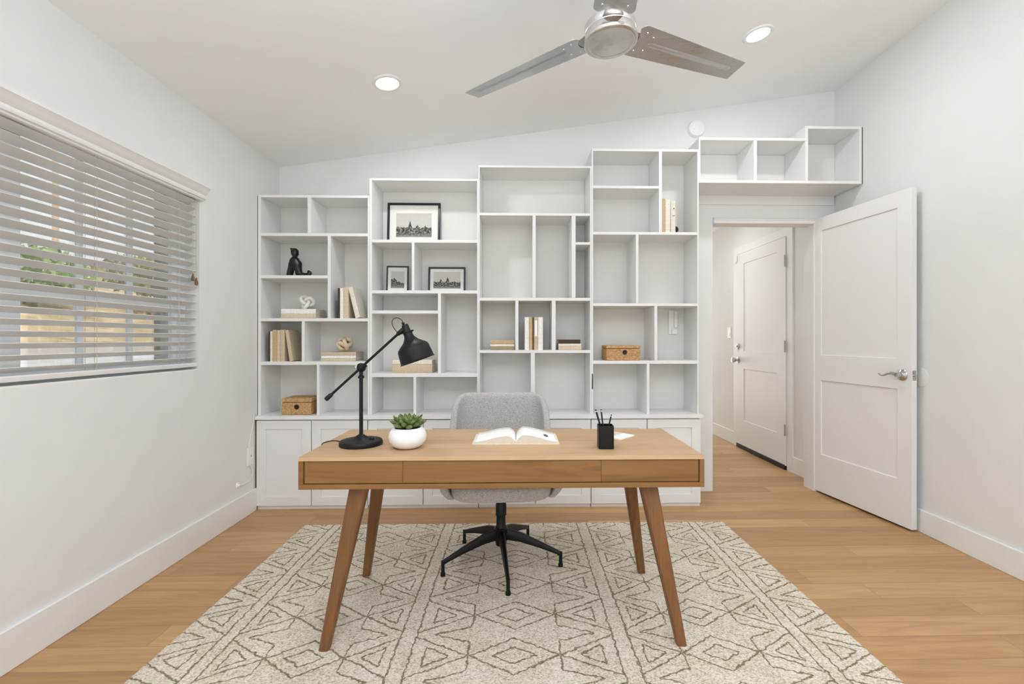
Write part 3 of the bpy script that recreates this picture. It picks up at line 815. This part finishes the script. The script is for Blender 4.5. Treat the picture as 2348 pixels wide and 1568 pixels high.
for a in (25, 145, 265):
    MA = Matrix.Rotation(R(a),4,'Z')
    pitch = Matrix.Rotation(R(-10),4,'X')
    # iron: bent strap from the housing out under the blade root
    pr = [(.085,.004),(.120,.004),(.150,.003),(.205,.003),(.205,.007),(.150,.007),(.120,.008),(.085,.008)]
    nn = MB()
    st = []
    for xx, w in ((.088,.040),(.112,.034),(.135,.034),(.152,.044),(.205,.044)):
        tw = -10*max(0,min(1,(xx-.088)/.055))
        st.append((xx, w, R(tw)))
    vs = []; fs = []
    for xx, w, tw in st:
        for sy, sz in ((-1,0),(1,0),(1,1),(-1,1)):
            y, z = sy*w, .0035+sz*.004
            vs.append((xx, y*math.cos(tw)-z*math.sin(tw), y*math.sin(tw)+z*math.cos(tw)))
    for i in range(len(st)-1):
        for k in range(4):
            l = (k+1)%4; fs.append((i*4+k,i*4+l,(i+1)*4+l,(i+1)*4+k))
    fs += [(3,2,1,0), tuple(len(vs)-4+k for k in range(4))]
    nn.add(vs, fs, MA).build('blade_bracket', BRONZE, fan, bevel=.001)
    # blade outline with notched root and rounded corners
    out = []
    W0, W1, X0, X1 = .0765, .0535, .112, .712
    def arc(cx, cy, r, a0, a1, n=8): return [(cx+r*math.cos(R(a0+(a1-a0)*i/n)), cy+r*math.sin(R(a0+(a1-a0)*i/n))) for i in range(n+1)]
    out += arc(X0+.024, -W0+.024, .024, 180, 270)
    out += arc(X1-.008, -W1+.008, .008, 270, 360)
    out += arc(X1-.008, W1-.008, .008, 0, 90)
    out += arc(X0+.024, W0-.024, .024, 90, 180)
    for i in range(1, 12):       # concave root
        s = i/12; y = (W0-.024)*(1-2*s)
        out.append((X0+.022*math.sin(PI*s), y))
    TM = MA @ pitch
    bo = MB().prism(out, 0, .0022, 'z', TM).build('blade', BLADE, fan, bevel=.0006)
    # embossed rib
    rb = MB()
    rib = arc(.200, 0, .012, 90, 270, 10) + arc(.655, 0, .012, -90, 90, 10)
    n = len(rib); vs = [(p[0],p[1],-.0002) for p in rib] + [(.2+(p[0]-.2)*.985+.003, p[1]*.55, -.0035) for p in rib]
    rb.add(vs, [tuple(range(2*n-1,n-1,-1))] + [(i,(i+1)%n,n+(i+1)%n,n+i) for i in range(n)], TM).build('blade_rib', BLADE, bo)
    for sx, sy in ((.150,-.046),(.150,.046),(.190,-.034),(.190,.034)):
        MB().lathe([(0,-.0045),(.003,-.0042),(.0055,-.002),(.006,0),(0,.0005)], 16, TM @ Matrix.Translation((sx,sy,0))).build('screw', CHROME, bo)

# ------------------------------------------------------------------ rug
RX, RY0, RY1 = 1.2915, -.45, 2.815
RUGC = (-.0115, (RY0+RY1)/2)
# a diamond centre lies at y = 1.60
RUGPH = -(1.63 - RUGC[1]) + .12
RUG = rug_mat()
rg = MB()
nx, ny = 260, 326
hw, hl = RX, (RY1-RY0)/2
def rugp(u, v):
    x = -hw+2*hw*u; y = -hl+2*hl*v
    ed = min(hw-abs(x), hl-abs(y))
    j = .0022
    z = .0115 + random.uniform(-.0012,.0012)
    if ed < 1e-6: z = .0005
    elif ed < .013: z *= .85
    if ed < .02: x += random.uniform(-j,j); y += random.uniform(-j,j)
    return (x, y, z)
rg.grid(rugp, nx, ny)
ro = rg.build('area_rug', RUG, loc=(RUGC[0],RUGC[1],0), angle=180)
tag(ro, 'cream wool area rug with brown diamond pattern under the desk', 'rug')
RT = .0115

# ------------------------------------------------------------------ desk
DX0, DX1, DY0, DY1, DZ0, DZ1 = -.799, .692, 1.675, 2.185, .5925, .710
dcx, dcy = (DX0+DX1)/2, (DY0+DY1)/2
desk = thing('desk', 'oak writing desk with three drawer fronts on splayed tapered legs', 'desk', (dcx,dcy,0))
def D(n, x0,x1,y0,y1,z0,z1, m, bv=.0015, p=None): return box(x0-dcx,x1-dcx,y0-dcy,y1-dcy,z0,z1).build(n, m, p or desk, bevel=bv)
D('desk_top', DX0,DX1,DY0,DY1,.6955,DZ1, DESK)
D('bottom_panel', DX0,DX1,DY0,DY1,DZ0,.6105, DESK_SHADE)
D('side_panel', DX0,DX0+.0175,DY0,DY1,.6105,.6955, DESK_SHADE); D('side_panel', DX1-.0175,DX1,DY0,DY1,.6105,.6955, DESK_SHADE)
D('back_panel', DX0+.0175,DX1-.0175,DY1-.014,DY1-.002,.6105,.6955, DESK_SHADE)
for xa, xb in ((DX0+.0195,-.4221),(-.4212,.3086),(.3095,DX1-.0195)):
    D('drawer', xa,xb,DY0+.007,DY0+.40,.6125,.6935, DESK_SHADE, .0006)
def leg(tx, ty, fx, fy, wt=.066, wf=.036, dt=.050, df=.034):
    vs = []
    N = 6
    rows = []
    mb = MB()
    ch = .3
    for i in range(N+1):
        s = i/N
        z = .586*(1-s)+RT*s
        x = tx+(fx-tx)*s; y = ty+(fy-ty)*s
        w = (wt+(wf-wt)*s)/2; d = (dt+(df-dt)*s)/2; c = .006
        ring = [(-w+c,-d),(w-c,-d),(w,-d+c),(w,d-c),(w-c,d),(-w+c,d),(-w,d-c),(-w,-d+c)]
        rows.append([(x+a-dcx,y+b-dcy,z) for a,b in ring])
    vs = [p for r in rows for p in r]; fs = []
    for i in range(N):
        for k in range(8):
            l = (k+1)%8; fs.append((i*8+k,i*8+l,(i+1)*8+l,(i+1)*8+k))
    fs += [tuple(range(8)), tuple(N*8+k for k in range(7,-1,-1))]
    mb.add(vs, fs)
    o = mb.build('leg', LEG_SHADE, desk)
    MB().prism([(tx-.040-dcx,.5925),(tx+.040-dcx,.5925),(tx+.026-dcx,.584),(tx-.026-dcx,.584)], ty-.035-dcy, ty+.035-dcy, 'y').build('mount_plate', LEG_SHADE, o, bevel=.001)
leg(-.598,1.742,-.704,1.678); leg(.498,1.742,.605,1.678)
leg(-.625,2.100,-.724,2.200,.058,.034); leg(.505,2.100,.599,2.200,.058,.034)
TZ = DZ1

# ------------------------------------------------------------------ desk lamp
LX, LY = -.640, 1.876
lamp = thing('desk_lamp', 'black metal swing arm desk lamp with a tilted dome shade on the desk', 'lamp', (LX,LY,TZ))
MB().lathe([(0,0),(.083,0),(.085,.004),(.085,.013),(.081,.019),(.066,.023),(.030,.027),(.022,.034),(.014,.040),(.0115,.042),(0,.042)], 56).build('base', BLACK, lamp)
MB().lathe([(0,0),(.010,0),(.010,.004),(.006,.009),(0,.010)], 18, Matrix.Translation((.047,-.012,.024))).build('base_switch', BLACK, lamp)
MB().tube([(0,0,.04),(0,0,.300)], .0076, 20).build('pole', BLACK, lamp)
MB().lathe([(.0078,.270),(.012,.272),(.012,.280),(.0078,.283)], 20).build('pole_collar', BLACK, lamp)
JZ = .315
u = Vector((.1705+.142,0,.1577+.128)).normalized()
jc = Vector((0,0,JZ))
jm = MB().sphere(jc, .019, 20, 12)
jm.build('joint', BLACK, lamp)
MB().tube([(-.022,0,JZ+.001),(-.013,-.012,JZ+.003)], .0075, 12).build('clamp_knob', NICK, lamp)
MB().tube([(.014,-.012,JZ+.004),(.026,-.016,JZ+.008)], .0055, 12).build('clamp_knob', BLACK, lamp)
MB().tube([jc - u*.172, jc + u*.212], .0053, 16).build('arm', BLACK, lamp)
MB().tube([jc - u*.193, jc - u*.189, jc - u*.168, jc - u*.163, jc-u*.160], [.0085,.0095,.0090,.0078,.0060], 18).build('counterweight', GRIP, lamp)
MB().tube([jc + u*.200, jc + u*.204, jc + u*.238, jc + u*.243], [.0075,.0090,.0088,.0060], 18).build('arm_socket', GRIP, lamp)
# shade: axis tilted
ax = Vector((math.sin(R(20)),0,-math.cos(R(20))))
sc_ = Vector((.1885,0,.4585))     # neck ring centre
rotS = Vector((0,0,-1)).rotation_difference(ax).to_matrix().to_4x4()
MS = Matrix.Translation(sc_) @ rotS
prof = [(.0185,.000),(.0185,-.012),(.021,-.022),(.032,-.038),(.050,-.052),(.0610,-.062),(.0650,-.070),(.0655,-.078),(.0685,-.108),(.0690,-.118),(.0725,-.1215),(.0725,-.1225),
        (.0675,-.119),(.0670,-.108),(.0640,-.078),(.0595,-.064),(.048,-.0535),(.030,-.0395),(.019,-.023),(.017,-.012),(.017,0)]
MB().lathe(prof, 56, MS).build('shade', BLACK, lamp)
MB().lathe([(0,.034),(.012,.034),(.014,.030),(.0155,.004),(.0265,.003),(.0265,0),(.0,0)], 32, MS).build('bulb_holder', BLACK2, lamp)
MB().tube([jc+u*.236, Vector((.172,0,.4535)), Vector((.1700,.012,.4530)), Vector((.188,.024,.4590)), Vector((.208,.012,.4660)), Vector((.2085,-.004,.4660))], .0030, 10).build('shade_yoke', BLACK, lamp)
top = MS @ Vector((0,0,.034))
MB().sphere(top+Vector((-.006,0,.005)), .0065, 14, 8).build('cord_gland', GRIP, lamp)
a_, b_ = top+Vector((-.006,0,.008)), jc+u*.206
def bez(p0,p1,p2,p3,n=20):
    return [p0*(1-s)**3+p1*3*s*(1-s)**2+p2*3*s*s*(1-s)+p3*s**3 for s in [i/n for i in range(n+1)]]
MB().tube(bez(a_, a_+Vector((-.016,0,.040)), b_+Vector((-.062,0,.060)), b_), .0016, 8).build('cord_loop', GRIP, lamp)
cp = bez(Vector((-.083,.02,.006)), Vector((-.12,.035,.013)), Vector((-.145,.03,.010)), Vector((-.161,.012,.003))) + [Vector((-.1645,.008,-.006)), Vector((-.1665,.01,-.04)), Vector((-.1665,.02,-.075))]
MB().tube(cp, .0023, 8).build('power_cord', GRIP, lamp)

# ------------------------------------------------------------------ succulent
PX, PY = -.438, 1.822
pl = thing('potted_succulent', 'green succulent in a round white bowl on the desk beside the lamp', 'plant', (PX,PY,TZ))
MB().lathe([(0,0),(.034,0),(.044,.003),(.060,.013),(.071,.030),(.0745,.046),(.071,.062),(.062,.075),(.054,.081),(.050,.081),(.049,.077),(.058,.066),(.064,.05),(.060,.035),(.0,.03)], 56).build('bowl', POT, pl)
MB().lathe([(0,.070),(.0555,.069),(.0555,.060),(0,.060)], 32).build('soil', SOIL, pl)
ros = MB()
def leafm(az, el, ln, wd, base):
    n, m = 8, 7
    M = Matrix.Translation(base) @ Matrix.Rotation(az,4,'Z') @ Matrix.Rotation(-el,4,'Y')
    def fn(u, v):
        a = 2*PI*u
        r = max(.02, math.sin(PI*min(1,(v*.92+.08)))**.7 if v > .5 else (.55+.45*math.sin(PI*v)))
        if v > .97: r = .03
        bend = .10*ln*v*v
        return (ln*v, wd*.5*r*math.cos(a), wd*.26*r*math.sin(a)+bend)
    ros.grid(fn, n, m, True, M)
ga = PI*(3-math.sqrt(5))
for i in range(46):
    s = i/45
    el = R(14+66*(1-s)) + random.uniform(-.08,.08)
    ln = .026+.034*min(1,s*1.6)
    rr = .004+.020*s
    az = i*ga
    leafm(az, el, ln*random.uniform(.92,1.08), .0215+.006*s, (rr*math.cos(az), rr*math.sin(az), .080+.016*(1-s)))
ros.build('leaves', LEAF, pl, angle=60)

# ------------------------------------------------------------------ open book
BX, BY, BD = -.008, 1.868, .192
ob = thing('open_book', 'open white book lying in the middle of the desk', 'book', (BX,BY,TZ))
box(-.179,.179,-.004,BD+.004,0,.003).build('cover', CRE, ob, bevel=.0008)
def page_z(x, side):
    s = min(1, abs(x)/.168)
    pk = .036 if side > 0 else .032
    # steep rise out of the gutter, then a long fall to the fore edge
    if s < .20: q = s/.20; return .008+(pk-.008)*math.sin(q*PI/2)**.9
    q = (s-.20)/.80
    return .009+(pk-.009)*(.5+.5*math.cos(q*PI))**.82*(1-.04*q)
for side in (-1, 1):
    prf = [(side*.168*i/30, page_z(side*.168*i/30, side)) for i in range(31)]
    poly = prf + [(side*.168,.0032),(0,.0032)]
    MB().prism(poly, 0, BD, 'y').build('page_block', PAGES, ob)
    n = 31
    sh = MB()
    sh.grid(lambda u, v: (side*.1675*u, .001+(BD-.002)*v, page_z(side*.1675*u, side)+.0006+.0004), n, 4)
    sh.build('page', PAPER, ob, solid=.0007)
mk = MB()
cxm, cym = .128, .085
for i in range(5):
    a = 2*PI*i/5
    px_, py_ = cxm+.0065*math.cos(a), cym+.016*math.sin(a)
    vs = [(px_,py_,page_z(px_,1)+.0016)] + [(px_+.0045*math.cos(t_), py_+.010*math.sin(t_), page_z(px_+.0045*math.cos(t_),1)+.0016) for t_ in [2*PI*k/12 for k in range(12)]]
    mk.add(vs, [(0,k+1,(k+1)%12+1) for k in range(12)])
vs = [(cxm,cym,page_z(cxm,1)+.0017)] + [(cxm+.0055*math.cos(t_), cym+.013*math.sin(t_), page_z(cxm+.0055*math.cos(t_),1)+.0017) for t_ in [2*PI*k/14 for k in range(14)]]
mk.add(vs, [(0,k+1,(k+1)%14+1) for k in range(14)])
mk.build('printed_flower', INK, ob)

# ------------------------------------------------------------------ pencil cup, pencils, note pad
QX, QY = .3485, 1.806
cup = thing('pencil_cup', 'black square pencil cup near the doorway end of the desk', 'pencil cup', (QX,QY,TZ), rot=(0,0,R(-2)))
w, h = .0298, .090
cm = MB()
def sq(hw_, r, z, n=5):
    pts = []
    for k,(sx,sy) in enumerate(((1,1),(-1,1),(-1,-1),(1,-1))):
        for i in range(n+1):
            a = R(90*k+90*i/n)
            pts.append((sx*(hw_-r)+r*math.cos(a), sy*(hw_-r)+r*math.sin(a), z))
    return pts
rows = [sq(w,.006,0), sq(w,.006,h), sq(w-.003,.004,h), sq(w-.003,.004,.004)]
n = len(rows[0]); vs = [p for r_ in rows for p in r_]; fs = []
for i in range(3):
    for k in range(n):
        l = (k+1)%n; fs.append((i*n+k,i*n+l,(i+1)*n+l,(i+1)*n+k))
fs += [tuple(range(n-1,-1,-1)), tuple(3*n+k for k in range(n))]
cm.add(vs, fs).build('cup_body', BLACK2, cup)
def pencil(label, b, t, r):
    b, t = Vector(b), Vector(t); d = (t-b)
    o = thing('pencil', label, 'pencil', (QX,QY,TZ), 'pencils in the black cup')
    MB().tube([b, b+d*.93], r, 6).build('barrel', BLACK2, o)
    MB().tube([b+d*.93, b+d*.97], r*1.04, 12).build('ferrule', CHROME, o)
    MB().tube([b+d*.97, t-d*.01, t], [r*.95,r*.95,r*.5], 12).build('eraser', BLACK2, o)
pencil('black pencil leaning furthest over in the pencil cup', (.004,.010,.006), (-.0345,.026,.147), .0039)
pencil('slim black pencil standing beside the furthest leaning one', (-.002,-.010,.006), (-.0145,.016,.150), .0030)
pencil('short black pencil leaning towards the doorway in the pencil cup', (-.004,.004,.006), (.028,.018,.128), .0030)
pad = thing('note_pad', 'small square white note pad lying turned behind the pencil cup', 'note pad', (.437,2.018,TZ), rot=(0,0,R(45)))
box(-.058,.058,-.058,.058,0,.005).build('pad_sheets', PAPER, pad, bevel=.0005)
box(-.058,.058,-.0015,.0585,0,.0005).build('pad_backing', PAGES, pad, loc=(0,0,.0052))

# ------------------------------------------------------------------ office chair
CX, CY = -.085, 2.316
ch = thing('office_chair', 'grey fabric swivel chair with black star base pushed in behind the desk', 'chair', (CX,CY,0))
def sstep(a,b,x):
    t_ = max(0,min(1,(x-a)/(b-a))); return t_*t_*(3-2*t_)
# wrap-round shell: U path in plan, tall at the back, low wings at the front
def path(t_):   # t in -1..1 -> plan x, y and outward normal
    s = abs(t_); sg = 1 if t_ >= 0 else -1
    hwid, yb, yf, rad = .284, .300, -.235, .10
    seg1 = hwid-rad; arc_ = rad*PI/2; seg2 = (yb-rad)-yf
    tot = seg1+arc_+seg2; d = s*tot
    if d < seg1: return sg*d, yb, 0*sg, 1
    if d < seg1+arc_:
        a = (d-seg1)/rad
        return sg*(seg1+rad*math.sin(a)), yb-rad+rad*math.cos(a), sg*math.sin(a), math.cos(a)
    return sg*hwid, (yb-rad)-(d-seg1-arc_), sg*1, 0
def top_z(t_):
    s = abs(t_)
    z = .838
    z -= .03*sstep(.22,.42,s)**2
    z -= (.838-.03-.505)*sstep(.37,.62,s)
    z -= .03*sstep(.9,1,s)
    return z
NUm, NVm = 57, 13
def shell(off):
    def fn(u, v):
        t_ = -1+2*u
        x, y, nx_, ny_ = path(t_)
        zt = top_z(t_)
        zb = .400
        z = zb+(zt-zb)*v
        k = (z-.45)/.39
        hz = max(0,k)
        inn = 1-.062*hz
        low = max(0,(.47-z)/.07)         # belly curves inwards below the seat
        inn *= 1-.13*low**2
        y2 = y*(1-.13*low**2)+.035*hz*(1 if y > 0 else 0)*max(0,ny_)
        return ((x-nx_*off)*inn, y2-ny_*off, z)
    return fn
so, si = MB(), MB()
sh = MB(); sh.grid(shell(0), NUm, NVm); n0 = len(sh.v); sh.grid(shell(.038), NUm, NVm)
idx = lambda o_, i, j: o_+j*NUm+i
for i in range(NUm-1):
    for j in (0, NVm-1): sh.f.append([idx(0,i,j),idx(0,i+1,j),idx(n0,i+1,j),idx(n0,i,j)])
for j in range(NVm-1):
    for i in (0, NUm-1): sh.f.append([idx(0,i,j),idx(0,i,j+1),idx(n0,i,j+1),idx(n0,i,j)])
sh.build('backrest', FABRIC, ch, sub=1, angle=180, rot=(0,0,R(3.0)))
def cushion(hx_, y0, y1, z0, z1):
    mb = MB(); nu, nv = 40, 12
    cy_ = (y0+y1)/2; hy = (y1-y0)/2; cz = (z0+z1)/2; hz = (z1-z0)/2
    def fn(u, v):
        a = 2*PI*u; b = -PI/2+PI*v
        se = lambda c_, p: math.copysign(abs(c_)**p, c_)
        cb_ = se(math.cos(b), .35)
        x = hx_*cb_*se(math.cos(a), .38); y = cy_+hy*cb_*se(math.sin(a), .38)
        z = cz+hz*se(math.sin(b), .55)
        if z < cz: 
            k = (cz-z)/hz; x *= 1-.10*k*k; y = cy_+(y-cy_)*(1-.10*k*k)
        return (x, y, z)
    mb.grid(fn, nu, nv, True); return mb
cushion(.244, -.272, .250, .382, .488).build('seat', FABRIC, ch, sub=1, angle=180, rot=(0,0,R(3.0)))
MB().lathe([(0,.350),(.10,.352),(.12,.372),(.12,.395),(0,.395)], 32).build('seat_mount', BLACK2, ch)
MB().lathe([(0,.10),(.026,.10),(.029,.115),(.029,.190),(.024,.200),(.023,.245),(.0275,.250),(.0275,.300),(.0255,.305),(.0255,.352),(0,.352)], 32).build('gas_column', BLACK2, ch)
MB().lathe([(0,.118),(.030,.118),(.036,.130),(.036,.182),(.030,.190),(0,.190)], 32).build('hub', BLACK2, ch)
for k in range(5):
    a = R(278+72*k); MA = Matrix.Rotation(a,4,'Z')
    st = [(.020,.158,.017,.026),(.10,.146,.014,.022),(.20,.114,.011,.015),(.285,.083,.0085,.0105),(.303,.074,.0085,.0105)]
    vs = []; fs = []
    for xx, zz, wy, hz in st:
        c = .3
        for ay_, az_ in ((-1,-1),(1,-1),(1,.2),(.55,1),(-.55,1),(-1,.2)):
            vs.append((xx, ay_*wy, zz+az_*hz))
    for i in range(len(st)-1):
        for q_ in range(6):
            l = (q_+1)%6; fs.append((i*6+q_,i*6+l,(i+1)*6+l,(i+1)*6+q_))
    fs += [tuple(range(5,-1,-1)), tuple(len(vs)-6+q_ for q_ in range(6))]
    lg = MB().add(vs, fs, MA).build('base_leg', BLACK2, ch, bevel=.002)
    MB().lathe([(0,RT),(.0115,RT),(.0115,RT+.012),(.0085,RT+.020),(.0082,.084),(0,.086)], 18, MA @ Matrix.Translation((.303,0,0))).build('foot_glide', BLACK2, lg)

# ------------------------------------------------------------------ outside the window
def hill_mat():
    t = NT('dry_hillside'); v = t.coord('Object')
    n = t.noise(v, 1.1, 5, .65); n2 = t.noise(v, 9, 3, .7)
    k = t.math('ADD', t.math('MULTIPLY', n, .6), t.math('MULTIPLY', n2, .4))
    col = t.ramp(k, [(.34,L((132,122,96))),(.46,L((206,178,136))),(.56,L((226,200,164))),(.7,L((236,216,190)))])
    t.bump(n2, .6, .15)
    return t.base(col, .95, 0, .05)
def brick_mat():
    t = NT('brick_edging'); v = t.coord('Object', (1,1,1), (0,0,R(90)))
    b = t.node('ShaderNodeTexBrick'); t.l.new(v, b.inputs['Vector'])
    b.inputs['Color1'].default_value = L((196,128,112)); b.inputs['Color2'].default_value = L((160,142,136)); b.inputs['Mortar'].default_value = L((200,190,180))
    b.inputs['Scale'].default_value = 1.0; b.inputs['Brick Width'].default_value = .42; b.inputs['Row Height'].default_value = 3.0; b.inputs['Mortar Size'].default_value = .02; b.offset = 0
    return t.base(b.outputs['Color'], .9)
HILL, BRICK = hill_mat(), brick_mat()
struct(MB().prism([(-1.95,.30),(-9.0,.86),(-9.0,-.5),(-1.95,-.5)], -14, 42, 'y').build('driveway', CONC))
struct(MB().prism([(-9.0,.80),(-9.0,.985),(-9.26,.985),(-9.26,.80)], -14, 42, 'y').build('brick_edging', BRICK, bevel=.01))
hm = MB()
def hillp(u, v):
    x = -9.2-34*u; y = -16+72*v
    z = .93+5.3*sstep(0,.72,u)+.25*math.sin(y*.33+x*.2)*min(1,u*3)+.12*math.sin(y*1.3+x)*min(1,u*4)
    return (x,y,z)
hm.grid(hillp, 50, 70); struct(hm.build('hillside', HILL, angle=180))
struct(box(XL-.205,XL-.1305,2.500,YB+.1,-.3,2.6).build('wall_exterior', STUC))
FOL = plain('foliage', (150,176,104), .7, ns=4, var=.35)
FOL2= plain('olive_foliage', (176,178,120), .8, ns=4, var=.3)
BARK= plain('bark', (120,98,74), .9, ns=30, var=.3)
POLE= plain('weathered_pole', (214,170,130), .9, ns=20, var=.15)
def tree(name, label, loc, r, hz, mat, seed, n=1500, trunk=True):
    rnd = random.Random(seed)
    t = thing(name, label, 'tree' if trunk else 'shrub', loc)
    f = MB()
    for _ in range(n):
        d = Vector((rnd.gauss(0,1),rnd.gauss(0,1),rnd.gauss(0,1))).normalized()*rnd.uniform(.45,1)
        c = Vector((d.x*r, d.y*r, hz+d.z*hz*.75)); s = r*rnd.uniform(.05,.11)
        E_ = Euler((rnd.uniform(0,6),rnd.uniform(0,6),rnd.uniform(0,6))).to_matrix()
        f.add([c+E_ @ Vector(p) for p in ((-s,0,0),(0,-s*.45,0),(s,0,0),(0,s*.45,s*.2))], [(0,1,2,3)])
    f.build('foliage', mat, t)
    tm = MB().tube([(0,0,-.3),(.05*r,0,hz*.6),(0,.05*r,hz*1.3)], [r*.10,r*.07,r*.03], 8); tm.build('trunk' if trunk else 'stem', BARK, t)
tree('tree', 'bright green tree on the hillside at the near end of the window', (-17.5,16.3,2.0), 2.1, 1.5, FOL, 1)
tree('tree', 'olive green tree on the hillside seen past the window post', (-18,23.5,3.0), 2.8, 1.3, FOL2, 2)
pole = thing('utility_pole', 'tan utility pole standing on the hillside beyond the driveway', 'utility pole', (-27,27.2,4.9))
MB().tube([(0,0,-.5),(0,0,9)], [.17,.13], 12).build('pole_shaft', POLE, pole)
box(-.06,.06,-1.2,1.2,8.1,8.25).build('crossarm', POLE, pole)

# ------------------------------------------------------------------ light
W = bpy.data.worlds.new('world'); SC.world = W; W.use_nodes = True
bg = W.node_tree.nodes['Background']
wn, wl = W.node_tree.nodes, W.node_tree.links
tc = wn.new('ShaderNodeTexCoord'); sx = wn.new('ShaderNodeSeparateXYZ'); rp = wn.new('ShaderNodeValToRGB')
wl.new(tc.outputs['Generated'], sx.inputs[0]); wl.new(sx.outputs[2], rp.inputs[0]); wl.new(rp.outputs[0], bg.inputs[0])
e = rp.color_ramp.elements; e[0].position = 0; e[0].color = (1,1,1,1); e[1].position = .8; e[1].color = (.80,.89,1,1)
bg.inputs[1].default_value = 1.5
sun = bpy.data.lights.new('sun', 'SUN'); sun.energy = 3.2; sun.angle = R(.6); sun.color = (1,.95,.88)
so_ = bpy.data.objects.new('sun', sun); C.objects.link(so_); so_.rotation_euler = (R(18), R(38), 0)

def area(name, loc, rot, sx_, sy_, power, col=(1,1,1)):
    l = bpy.data.lights.new(name, 'AREA'); l.shape = 'RECTANGLE'; l.size = sx_; l.size_y = sy_; l.energy = power; l.color = col
    o = bpy.data.objects.new(name, l); C.objects.link(o); o.location = loc; o.rotation_euler = rot
    return o
FILL_COL = (.90,1.0,1.15)
# unseen fill lamp added at the made-up rear opening, in place of daylight
area('rear_fill', ((RX0+RX1)/2, YR+.02, RZ1/2), (R(90),0,0), RX1-RX0, RZ1-.1, 10, FILL_COL)
# unseen lamp added to brighten the ceiling, aimed up from behind the camera
area('ceiling_fill', (.35, -.5, 1.7), (R(180),0,0), 1.6, 1.6, 101, (.885,1.0,1.17))
# unseen hall lights: far-end daylight for the floor sheen, and added ceiling fill
area('hall_daylight', (1.7, 7.45, 1.1), (R(-90),0,0), .9, 2.0, 20, (.985,.995,1.0))
area('hall_fill', (1.7, 4.6, 2.42), (0,0,0), .4, .4, 5.5, (.985,.995,1.0))

# ------------------------------------------------------------------ camera
cam = bpy.data.cameras.new('camera'); co = bpy.data.objects.new('camera', cam); C.objects.link(co)
FPX = 1045.0
cam.sensor_fit = 'HORIZONTAL'; cam.sensor_width = 36; cam.lens = FPX/2348*36
co.location = (0,0,1.14); co.rotation_euler = (R(90),0,-math.atan(21.8/FPX))
cam.shift_x = -35/2348; cam.shift_y = -6/2348
cam.clip_start = .05; cam.clip_end = 300
SC.camera = co

SC.view_settings.view_transform = 'Standard'; SC.view_settings.look = 'None'
SC.view_settings.exposure = 0; SC.view_settings.gamma = 1; SC.view_settings.use_curve_mapping = False
cy = SC.cycles
cy.use_denoising = True
cy.use_adaptive_sampling = True; cy.adaptive_threshold = .02
try: cy.denoiser = 'OPENIMAGEDENOISE'
except Exception: pass
cy.max_bounces = 8; cy.diffuse_bounces = 6; cy.glossy_bounces = 4; cy.transparent_max_bounces = 12; cy.transmission_bounces = 4
cy.caustics_reflective = False; cy.caustics_refractive = False
cy.sample_clamp_indirect = 8
